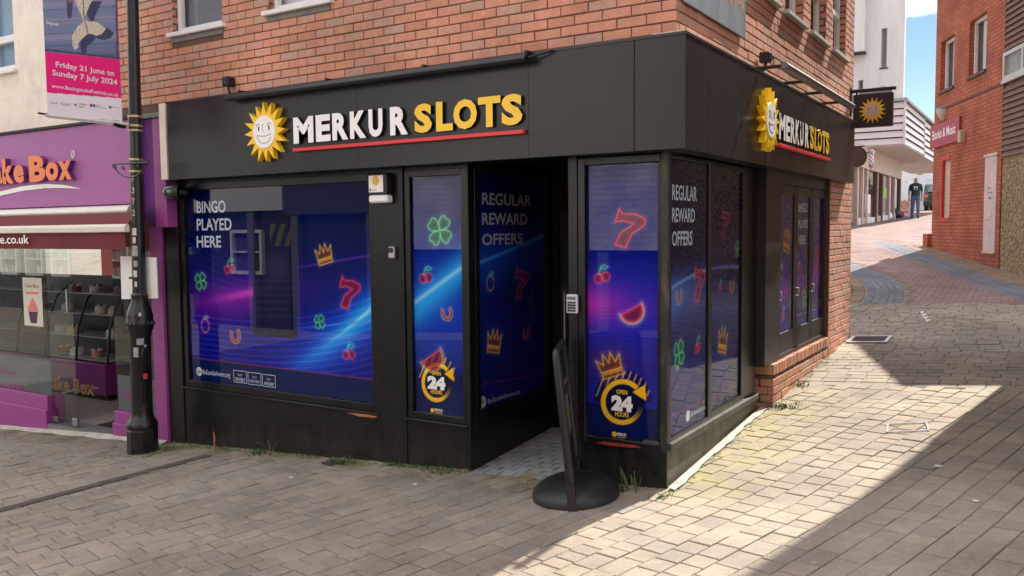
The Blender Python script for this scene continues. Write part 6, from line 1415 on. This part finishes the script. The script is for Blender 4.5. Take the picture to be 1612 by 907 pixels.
# slatted canopy
cn = thing('slatted_canopy', 'long pale slatted canopy over the alley shopfronts', 'canopy', (CXR, CYF, 4.75))
slat_m = mat('pale_slat', (.58, .53, .50), .6, var=.06, scale=3, dirt=(.45, .4, .36), dirt_scale=2, dirt_amt=.35); cdark = mat('canopy_dark', (.10, .085, .075), .8, var=.2)
C0, C1 = 4.76, 6.28
box('backing', cdark, cn, -14, CXR-.1, CYF+.08, CYF+.7, C0+.03, C1-.05); box('backing', cdark, cn, CXR-.6, CXR-.08, CYF+.7, 46, C0+.03, C1-.05)
ns = 6
for k_ in range(ns):
    z0, z1 = C0+k_*(C1-C0)/ns+.015, C0+(k_+1)*(C1-C0)/ns-.03
    mb = MB(); mb.prism([(-14, CYF, z0), (-14, CYF+.025, z0), (-14, CYF+.075, z1), (-14, CYF+.05, z1)], (CXR+14, 0, 0)); mb.build('slat', slat_m, cn)
    for y0, y1, dz in ((CYF+.08, 33.0, 0), (33.1, 38.5, -.08), (38.6, 46, -.16)):
        mb = MB(); mb.prism([(CXR, y0, z0+dz), (CXR-.025, y0, z0+dz), (CXR-.075, y0, z1+dz), (CXR-.05, y0, z1+dz)], (0, y1-y0, 0)); mb.build('slat', slat_m, cn)
for y in (CYF+.04, 33.05, 38.55): box('corner_post', slat_m, cn, CXR-.06, CXR+.012, y-.05, y+.05, C0-.02, C1+.02)
box('capping', MATS['coping_grey'] if 'coping_grey' in MATS else concrete, cn, -14, CXR+.06, CYF-.06, CYF+.7, C1, C1+.10); box('capping', concrete, cn, CXR-.5, CXR+.06, CYF+.71, 46, C1-.02, C1+.07)
for k_ in range(34): box('soffit_board', slat_m, cn, -4.2, CXR-.03, CYF+.05+k_*.55, CYF+.5+k_*.55, C0-.03, C0+.01)
box('soffit_back', cdark, cn, -4.3, CXR-.04, CYF+.05, 46, C0+.012, C0+.03)
# shopfronts below
XS = -3.39
sf = thing('alley_shopfront', 'row of glazed shopfronts with brown posts under the slatted canopy', 'shopfront', (XS, 30, 2))
tan = mat('tan_paint', (.50, .40, .32), .6, var=.1, scale=4); brp = mat('brown_post', (.14, .065, .04), .7, var=.2)
def yat(px): return float(PX(px, 330, XS)[1])
marks = [1349, 1357, 1364, 1379, 1388, 1399, 1407, 1416]
ysh = [21.0]+[yat(p) for p in marks]
for i, (a, b) in enumerate(zip(ysh[:-1], ysh[1:])):
    zb_ = float(gz(XS, a)); post_m = brp if i in (3, 4, 7) else tan
    box('post', post_m, sf, XS-.12, XS+.03, b-.12, b+.12, zb_-.3, 4.2)
    w_ = box('shop_window', glass, sf, XS-.05, XS-.04, a+.12, b-.12, zb_+.25, 3.9); box('frame', white_up if i % 2 else tan, w_, XS-.08, XS-.01, a+.12, b-.12, zb_-.2, zb_+.25); box('backing', mat('window_backing_%d' % (i % 3), [(.10, .12, .12), (.3, .33, .33), (.2, .17, .15)][i % 3], .7, var=.3, scale=1.5), w_, XS-.6, XS-.5, a+.12, b-.12, zb_, 3.9)
box('signboard', tan, sf, XS-.15, XS+.06, 21, ysh[-1], 3.95, 4.74); box('wall', wr_m, sf, -14, XS-.62, 21, 37, 1.2, 4.74)
wsg = mat('red_print', (.55, .06, .06), .5, var=.1)
box('poster', white_sign, sf, XS-.03, XS-.02, yat(1362.5), yat(1371), float(gz(XS, 29))+.35, float(gz(XS, 29))+1.05)
box('poster', mat('green_poster', (.25, .5, .08), .5, var=.1), sf, XS-.03, XS-.02, yat(1389), yat(1396), 3.0, 3.45)
# round sign and barber pole
rs_ = thing('round_sign', 'dark oval hanging sign under the canopy edge', 'hanging sign', dep(1350, 248, 26))
c_ = dep(1350, 247, 26.5); mb = MB(); mb.prism([c_+np.array([.26*math.cos(t), 0, .30*math.sin(t)]) for t in np.linspace(0, 6.283, 29)[:-1]], (0, .06, 0)); mb.build('disc', mat('dark_sign', (.05, .03, .03), .4), rs_)
mb = MB(); mb.tube([c_+np.array([.26*math.cos(t), -.005, .30*math.sin(t)]) for t in np.linspace(0, 6.283, 29)[:-1]], .022, 6, closed=True); mb.build('rim', black_plastic, rs_, smooth=True)
box('hanger', black_plastic, rs_, XS-.1, c_[0]+.2, c_[1]+.01, c_[1]+.05, c_[2]+.30, c_[2]+.34)
bp_ = dep(1372, 250, 29.5); bb = thing('barber_pole', 'red white and blue striped barber pole on the shopfront', 'barber pole', bp_)
mb = MB(); n_ = 16
for j in range(12):
    for k_ in range(n_):
        a, b = 2*math.pi*k_/n_, 2*math.pi*(k_+1)/n_; z0, z1 = bp_[2]-.2+j*.033, bp_[2]-.2+(j+1)*.033; mb.cur = [0, 1, 0, 2][((k_+j) // 2) % 4]; mb.poly([(bp_[0]+.075*math.cos(a), bp_[1]+.075*math.sin(a), z0), (bp_[0]+.075*math.cos(b), bp_[1]+.075*math.sin(b), z0), (bp_[0]+.075*math.cos(b), bp_[1]+.075*math.sin(b), z1), (bp_[0]+.075*math.cos(a), bp_[1]+.075*math.sin(a), z1)])
mb.build('striped_pole', [white_sign, mat('pole_red', (.6, .04, .05), .4), mat('pole_blue', (.05, .08, .35), .4)], bb)
MB().lathe(bp_[0], bp_[1], [(.03, bp_[2]+.33), (.1, bp_[2]+.27), (.1, bp_[2]+.197)], 14).build('cap', grey_metal, bb, smooth=True); MB().lathe(bp_[0], bp_[1], [(.1, bp_[2]-.203), (.09, bp_[2]-.26), (.02, bp_[2]-.34)], 14).build('finial', grey_metal, bb, smooth=True)
MB().tube([(bp_[0], bp_[1], bp_[2]+.2), (XS, bp_[1], bp_[2]+.24)], .02).build('bracket', black_plastic, bb)
# far white wall with peeling paint, eaves beyond
fwl = thing('peeling_white_wall', 'white painted brick wall with peeling patches closing the alley', 'wall', (-1, 52, 2.8))
YF = 52.
pm = mat('peeling_white', (.70, .71, .70), .9, var=.05, scale=3, bump=.2, dirt=(.20, .17, .15), dirt_scale=2.6, dirt_amt=.0); n, l = pm.node_tree.nodes, pm.node_tree.links
for nd in n:
    if nd.type == 'VALTORGB' and nd.color_ramp.elements[1].color[0] == 0: nd.color_ramp.elements[0].position = .63; nd.color_ramp.elements[1].position = .66; nd.color_ramp.elements[1].color = (1, 1, 1, 1)
box('wall', pm, fwl, -14, 8, YF, YF+.4, 1.5, 7.3); box('eaves', mat('brown_eaves', (.16, .11, .09), .8), fwl, -14, 8, YF-.2, YF+.5, 7.3, 7.55)
pt = PY(1443, 272, YF-.01); mb = MB(); mb.poly([pt+np.array([a_, 0, b_]) for a_, b_ in ((-.42, .12), (-.2, .2), (.05, .1), (.3, .12), (.42, -.05), (.25, -.16), (.0, -.12), (-.12, .02), (-.35, .02))]); mb.build('bare_patch', mat('bare_render', (.36, .33, .31), .9, var=.2), fwl)
# A-boards, bags, car
def aboard(lab, px, py, D, w, h):
    p = dep(px, py, D); gzv = float(gz(p[0], p[1])); t = thing('notice_stand', lab, 'notice stand', (p[0], p[1], gzv)); x = p[0]; y = p[1]
    mb = MB(); mb.prism([(x-w/2, y, gzv), (x+w/2, y, gzv), (x+w/2, y+.12, gzv+h), (x-w/2, y+.12, gzv+h)], (0, .03, 0)); mb.build('board', mat('pink_board', (.66, .50, .48), .5, var=.06), t)
    ry_ = lambda dz: y+.12*dz/h-.006
    mb = MB(); mb.tube([(x+.15*w/.48*math.cos(a), ry_(h*.68+.15*math.sin(a)*w/.48), gzv+h*.68+.15*w/.48*math.sin(a)) for a in np.linspace(0, 6.283, 21)[:-1]], .018, 6, closed=True); mb.tube([(x-.1, ry_(h*.62), gzv+h*.62), (x+.1, ry_(h*.74), gzv+h*.74)], .016, 6); mb.build('symbol', wsg, t)
    mb = MB(); mb.prism([(x-w*.35, ry_(h*.25)+.001, gzv+h*.22), (x+w*.35, ry_(h*.25)+.001, gzv+h*.22), (x+w*.35, ry_(h*.3)+.001, gzv+h*.3), (x-w*.35, ry_(h*.3)+.001, gzv+h*.3)], (0, -.003, 0)); mb.build('text_line', wsg, t)
    for sx in (-1, 1): MB().tube([(x+sx*w*.45, y+.5, gzv), (x+sx*w*.45, y+.13, gzv+h*.95)], .015).build('rear_leg', grey_metal, t)
aboard('pale pink notice stand with a red prohibition ring by the white wall', 1423.5, 336, 40, .5, .75)
bag_m = mat('black_bag', (.016, .016, .017), .3, var=.3, scale=9, bump=.6, bscale=9)
bags = []
def bag(lab, px, D, r, h, m_=bag_m):
    p = dep(px, 335, D); z = float(gz(p[0], p[1])); t = thing('refuse_bag', lab, 'bag', (p[0], p[1], z)); mb = MB(); prof = [(.55*r, 0), (r, .22*h), (r*1.02, .45*h), (.8*r, .7*h), (.3*r, .88*h), (.12*r, .93*h)]
    mb.lathe(p[0], p[1], [(a, z+b) for a, b in prof], 14); rr = random.Random(px)
    mb.v = [(x+rr.uniform(-.05, .05), y+rr.uniform(-.05, .05), zz+(rr.uniform(-.03, .03) if zz > z+.05 else 0)) for x, y, zz in mb.v]; mb.build('sack', m_, t, smooth=True)
    mb = MB(); mb.tube([(p[0], p[1], z+.9*h), (p[0]+.03, p[1], z+1.05*h)], [.05, .1], 8); mb.build('knot', m_, t, smooth=True)
bag('large black refuse bag slumped by the shopfront end', 1408, 37.5, .3, .42); bag('small black refuse bag leaning on the larger one', 1414.5, 38.2, .22, .3); bag('white carrier bag standing against the shopfront base', 1396, 36, .2, .4, white_sign)
car = thing('parked_car', 'dark parked car with its rear towards the alley by the white wall', 'car', (0, 48, 2.7))
cp = dep(1453, 330, 49); cxl, cyr, czg = cp[0], cp[1], float(gz(cp[0], cp[1])); cw_ = 1.8
prof = [(0, .3), (-.05, .55), (0, .95), (.12, 1.02), (.45, 1.5), (.8, 1.56), (2.0, 1.54), (2.7, 1.05), (3.9, .92), (4.15, .7), (4.2, .35)]
mb = MB(); mb.prism([(cxl, cyr+a, czg+b) for a, b in prof], (cw_, 0, 0)); body = mb.build('body', mat('dark_car_paint', (.02, .022, .028), .2, var=.05, coat=1), car, bevel=.05, seg=2)
mb = MB(); mb.prism([(cxl+.2, cyr+.13, czg+1.06), (cxl+cw_-.2, cyr+.13, czg+1.06), (cxl+cw_-.3, cyr+.42, czg+1.46), (cxl+.3, cyr+.42, czg+1.46)], (0, -.03, .01)); mb.build('rear_window', mat('car_glass', (.02, .025, .03), .05, var=0, coat=1), car)
for sx in (.04, cw_-.26):
    box('tail_light', mat('tail_red', (.4, .02, .02), .2, var=0, coat=1), car, cxl+sx, cxl+sx+.22, cyr-.075, cyr-.0, czg+.72, czg+.92, bevel=.01)
box('number_plate', mat('plate_yellow', (.7, .55, .1), .5, var=0), car, cxl+cw_/2-.26, cxl+cw_/2+.26, cyr-.085, cyr-.07, czg+.5, czg+.61); box('bumper', black_plastic, car, cxl+.02, cxl+cw_-.02, cyr-.09, cyr-.0, czg+.25, czg+.45, bevel=.02)
for sx in (.1, cw_-.1):
    for yy in (.75, 3.4):
        mb = MB(); c0_ = np.array([cxl+sx, cyr+yy, czg+.32]); mb.tube([c0_+np.array([-.1, 0, 0]), c0_+np.array([.1, 0, 0])], .32, 18); wh = mb.build('wheel', mat('tyre', (.02, .02, .02), .8, var=.1), car, smooth=True); mb = MB(); mb.tube([c0_+np.array([-.105, 0, 0]), c0_+np.array([.105, 0, 0])], .19, 12); mb.build('rim', grey_metal, wh, smooth=True)

# ================================================================== THE WALKING MAN
mp_ = dep(1440.5, 345.5, 36); mx_, my_ = mp_[0], mp_[1]; mz_ = float(gz(mx_, my_))
man = thing('person', 'bald man in dark teal t-shirt and blue jeans walking down the alley', 'person', (mx_, my_, mz_))
hd = np.array([CAM[0]-mx_, CAM[1]-my_]); hd /= np.linalg.norm(hd); fwd = np.array([hd[0], hd[1], 0]); rt = np.array([-hd[1], hd[0], 0])*-1   # faces the camera; rt = his left as seen on picture right
J = {}; E_ = []
def jn(n, r, f, z, rad, par=None):
    J[n] = (len(J), np.array([mx_, my_, mz_])+rt*-r+fwd*f+np.array([0, 0, z]), rad)
    if par: E_.append((J[par][0], J[n][0]))
jn('pelvis', 0, 0, .93, (.165, .125)); jn('belly', 0, .03, 1.10, (.185, .15), 'pelvis'); jn('chest', 0, .02, 1.30, (.185, .13), 'belly'); jn('upper', 0, 0, 1.43, (.15, .095), 'chest'); jn('neck', 0, .01, 1.52, (.062, .062), 'upper'); jn('jaw', 0, .03, 1.585, (.075, .08), 'neck'); jn('head', 0, .02, 1.665, (.082, .1), 'jaw'); jn('crown', 0, .01, 1.735, (.05, .06), 'head'); jn('nose', 0, .125, 1.635, (.015, .018), 'head')
for sd_, sw_ in ((-1, .13), (1, -.10)):
    k_ = 'l' if sd_ < 0 else 'r'
    jn('sh'+k_, sd_*.192, 0, 1.40, (.078, .072), 'upper'); jn('el'+k_, sd_*.240, -.03+sw_*.5, 1.13, (.05, .05), 'sh'+k_); jn('wr'+k_, sd_*.242, .06+sw_*1.3, .90, (.034, .034), 'el'+k_); jn('hand'+k_, sd_*.236, .08+sw_*1.4, .81, (.042, .03), 'wr'+k_); jn('fing'+k_, sd_*.23, .09+sw_*1.4, .73, (.03, .022), 'hand'+k_); jn('thumb'+k_, sd_*.212, .12+sw_*1.4, .80, (.014, .014), 'hand'+k_)
    jn('hip'+k_, sd_*.095, 0, .86, (.105, .11), 'pelvis'); jn('kn'+k_, sd_*.105, .05-sw_*.9, .49, (.075, .078), 'hip'+k_); jn('an'+k_, sd_*.11, -sw_*1.2, .09, (.055, .06), 'kn'+k_); jn('toe'+k_, sd_*.125, .15-sw_*1.2, .04, (.045, .035), 'an'+k_); jn('heel'+k_, sd_*.11, -.06-sw_*1.2, .045, (.04, .04), 'an'+k_)
me = bpy.data.meshes.new('body'); me.from_pydata([tuple(v[1]) for v in J.values()], E_, [])
bo = bpy.data.objects.new('body', me); COL.objects.link(bo); sm_ = bo.modifiers.new('skin', 'SKIN'); sm_.use_smooth_shade = True; bo.modifiers.new('sub', 'SUBSURF').levels = 2; bo.modifiers['sub'].render_levels = 2
for i, v in enumerate(J.values()): me.skin_vertices[0].data[i].radius = v[2]
me.skin_vertices[0].data[0].use_root = True
bpy.context.view_layer.update()
me2 = bpy.data.meshes.new_from_object(bo.evaluated_get(bpy.context.evaluated_depsgraph_get())); bpy.data.objects.remove(bo)
skin_m = mat('skin', (.50, .27, .19), .5, var=.08, scale=20); tee = mat('teal_tshirt', (.012, .05, .07), .85, var=.15, scale=14); jeans = mat('blue_jeans', (.10, .15, .26), .85, var=.25, scale=9); shoe = mat('dark_shoe', (.03, .028, .03), .6)
me2.name = 'body'; bodyo = link('body', me2, [skin_m, tee, jeans, shoe], man)
for p in me2.polygons:
    c = np.array(p.center)-np.array([mx_, my_, mz_]); r = abs(c @ rt); z = c[2]
    if z < .105: p.material_index = 3
    elif z < .97 and r < .195: p.material_index = 2
    elif r > .197 and z < 1.17: p.material_index = 0
    elif z < 1.50: p.material_index = 1
    else: p.material_index = 0
    p.use_smooth = True
fc = lambda r, f, z: np.array([mx_, my_, mz_])+rt*-r+fwd*f+np.array([0, 0, z])
for s_ in (-1, 1):
    MB().obox(fc(s_*.035, .112, 1.665), rt, fwd, (0, 0, 1), .012, .006, .007).build('eye', ink, man); MB().obox(fc(s_*.09, .01, 1.64), rt, fwd, (0, 0, 1), .012, .02, .03).build('ear', skin_m, man, bevel=.006)
MB().obox(fc(0, .108, 1.575), rt, fwd, (0, 0, 1), .03, .006, .006).build('mouth', mat('lips', (.3, .1, .08), .5), man)
MB().obox(fc(0, .085, 1.545), rt, fwd, (0, 0, 1), .05, .03, .03).build('grey_beard', mat('grey_beard', (.35, .33, .31), .9, var=.2), man, bevel=.015)
mb = MB()
for s_ in (-1, 1): mb.obox(fc(s_*.05, .165, 1.32), rt, fwd, (0, 0, 1), .018, .004, .045)
mb.obox(fc(0, .168, 1.32), rt, fwd, (0, 0, 1), .06, .004, .012); mb.obox(fc(0, .178, 1.235), rt, fwd, (0, 0, 1), .07, .004, .006); mb.build('shirt_logo', white_sign, man)

# ================================================================== ACROSS THE STREET (behind the photographer; seen only as reflections)
wb = brick_tex_mat('painted_white_brick', (.80, .79, .76), (.74, .73, .70), (.5, .5, .48), .45, .15, axis='xy', bump=.3)
def opposite(lab, x0, x1, zlow, top, wm, y=-13., wins=True, name='street_building'):
    t = thing(name, lab, 'building', ((x0+x1)/2, y, -.6))
    box('wall', wm, t, x0, x1, y-6, y, zlow, top); box('shopfront', mat('dark_shopfront', (.03, .035, .045), .25, var=.2), t, x0, x1, y-6, y-.25, -1.5, zlow); box('roof', concrete, t, x0-.1, x1+.1, y-6, y+.1, top, top+.3)
    x = x0+.35
    while x < x1-.3: box('pilaster', mat('shopfront_grey', (.15, .15, .16), .5), t, x-.15, x+.15, y-.24, y-.05, -1.5, zlow); x += 3.1
    if wins:
        x = x0+1.0
        while x < x1-1.6: up_window(t, 1, y, x, x+1.1, 4.2, 5.7, -.03, mullion=x+.55, sgn=-1, back=(.1, .11, .13)); x += 2.4
    return t
opposite('white painted brick building facing the shop from across the street', -13.5, -3.5, 1.35, 8.2, wb)
opposite('pale rendered building with shop windows across the street', -23, -18, 2.55, 8.5, wr_m)
opposite('dark slate coloured building between the two pale ones across the street', -17.9, -13.6, 2.4, 6.0, mat('slate_render', (.07, .07, .08), .8, var=.2), wins=False)
opposite('plain brick building opposite the mouth of the alley', -3.4, 14, 2.4, 7.5, bmb)
dk = opposite('unseen dark building with white framed windows added down the street to dim the glass reflections', -36, -23.2, 2.6, 7.5, MATS['slate_render'], wins=False)  # dark building added to weaken what the cake shop glass mirrors
for k_ in range(6):
    xw = -35+k_*1.9
    fr_ = MB()
    for q in ((xw, xw+.1, .2, 2.3), (xw+1.2, xw+1.3, .2, 2.3), (xw+.1, xw+1.2, .2, .3), (xw+.1, xw+1.2, 2.2, 2.3), (xw+.1, xw+1.2, .85, .9), (xw+.1, xw+1.2, 1.5, 1.55)): fr_.box(q[0], q[1], -13.2, -13.04, q[2], q[3])
    wn_ = fr_.build('window', white_up, dk)
    for z_ in (.32, .92, 1.57):
        for j_ in range(4): box('goods', mat('goods_%d' % ((j_+k_) % 3), [(.5, .5, .48), (.3, .2, .15), (.2, .3, .4)][(j_+k_) % 3], .6), wn_, xw+.16+j_*.26, xw+.36+j_*.26, -13.23, -13.15, z_, z_+.28)
# white framed shop window that mirrors in the wide front window
t = thing('street_window', 'white framed window of the pale building across the street', 'window', (-20.6, -13.2, .5))
mb = MB(); w = .11; x0, x1 = -20.6, -19.1
for q in ((x0, x0+w, .5, 1.95), (x1-w, x1, .5, 1.95), (x0+w, x1-w, .5, .5+w), (x0+w, x1-w, 1.95-w, 1.95), (x0+w, x1-w, 1.2, 1.26)): mb.box(q[0], q[1], -13.24, -13.1, q[2], q[3])
mb.build('frame', white_up, t); box('pane', room_dark, t, x0, x1, -13.246, -13.242, .5, 1.95)
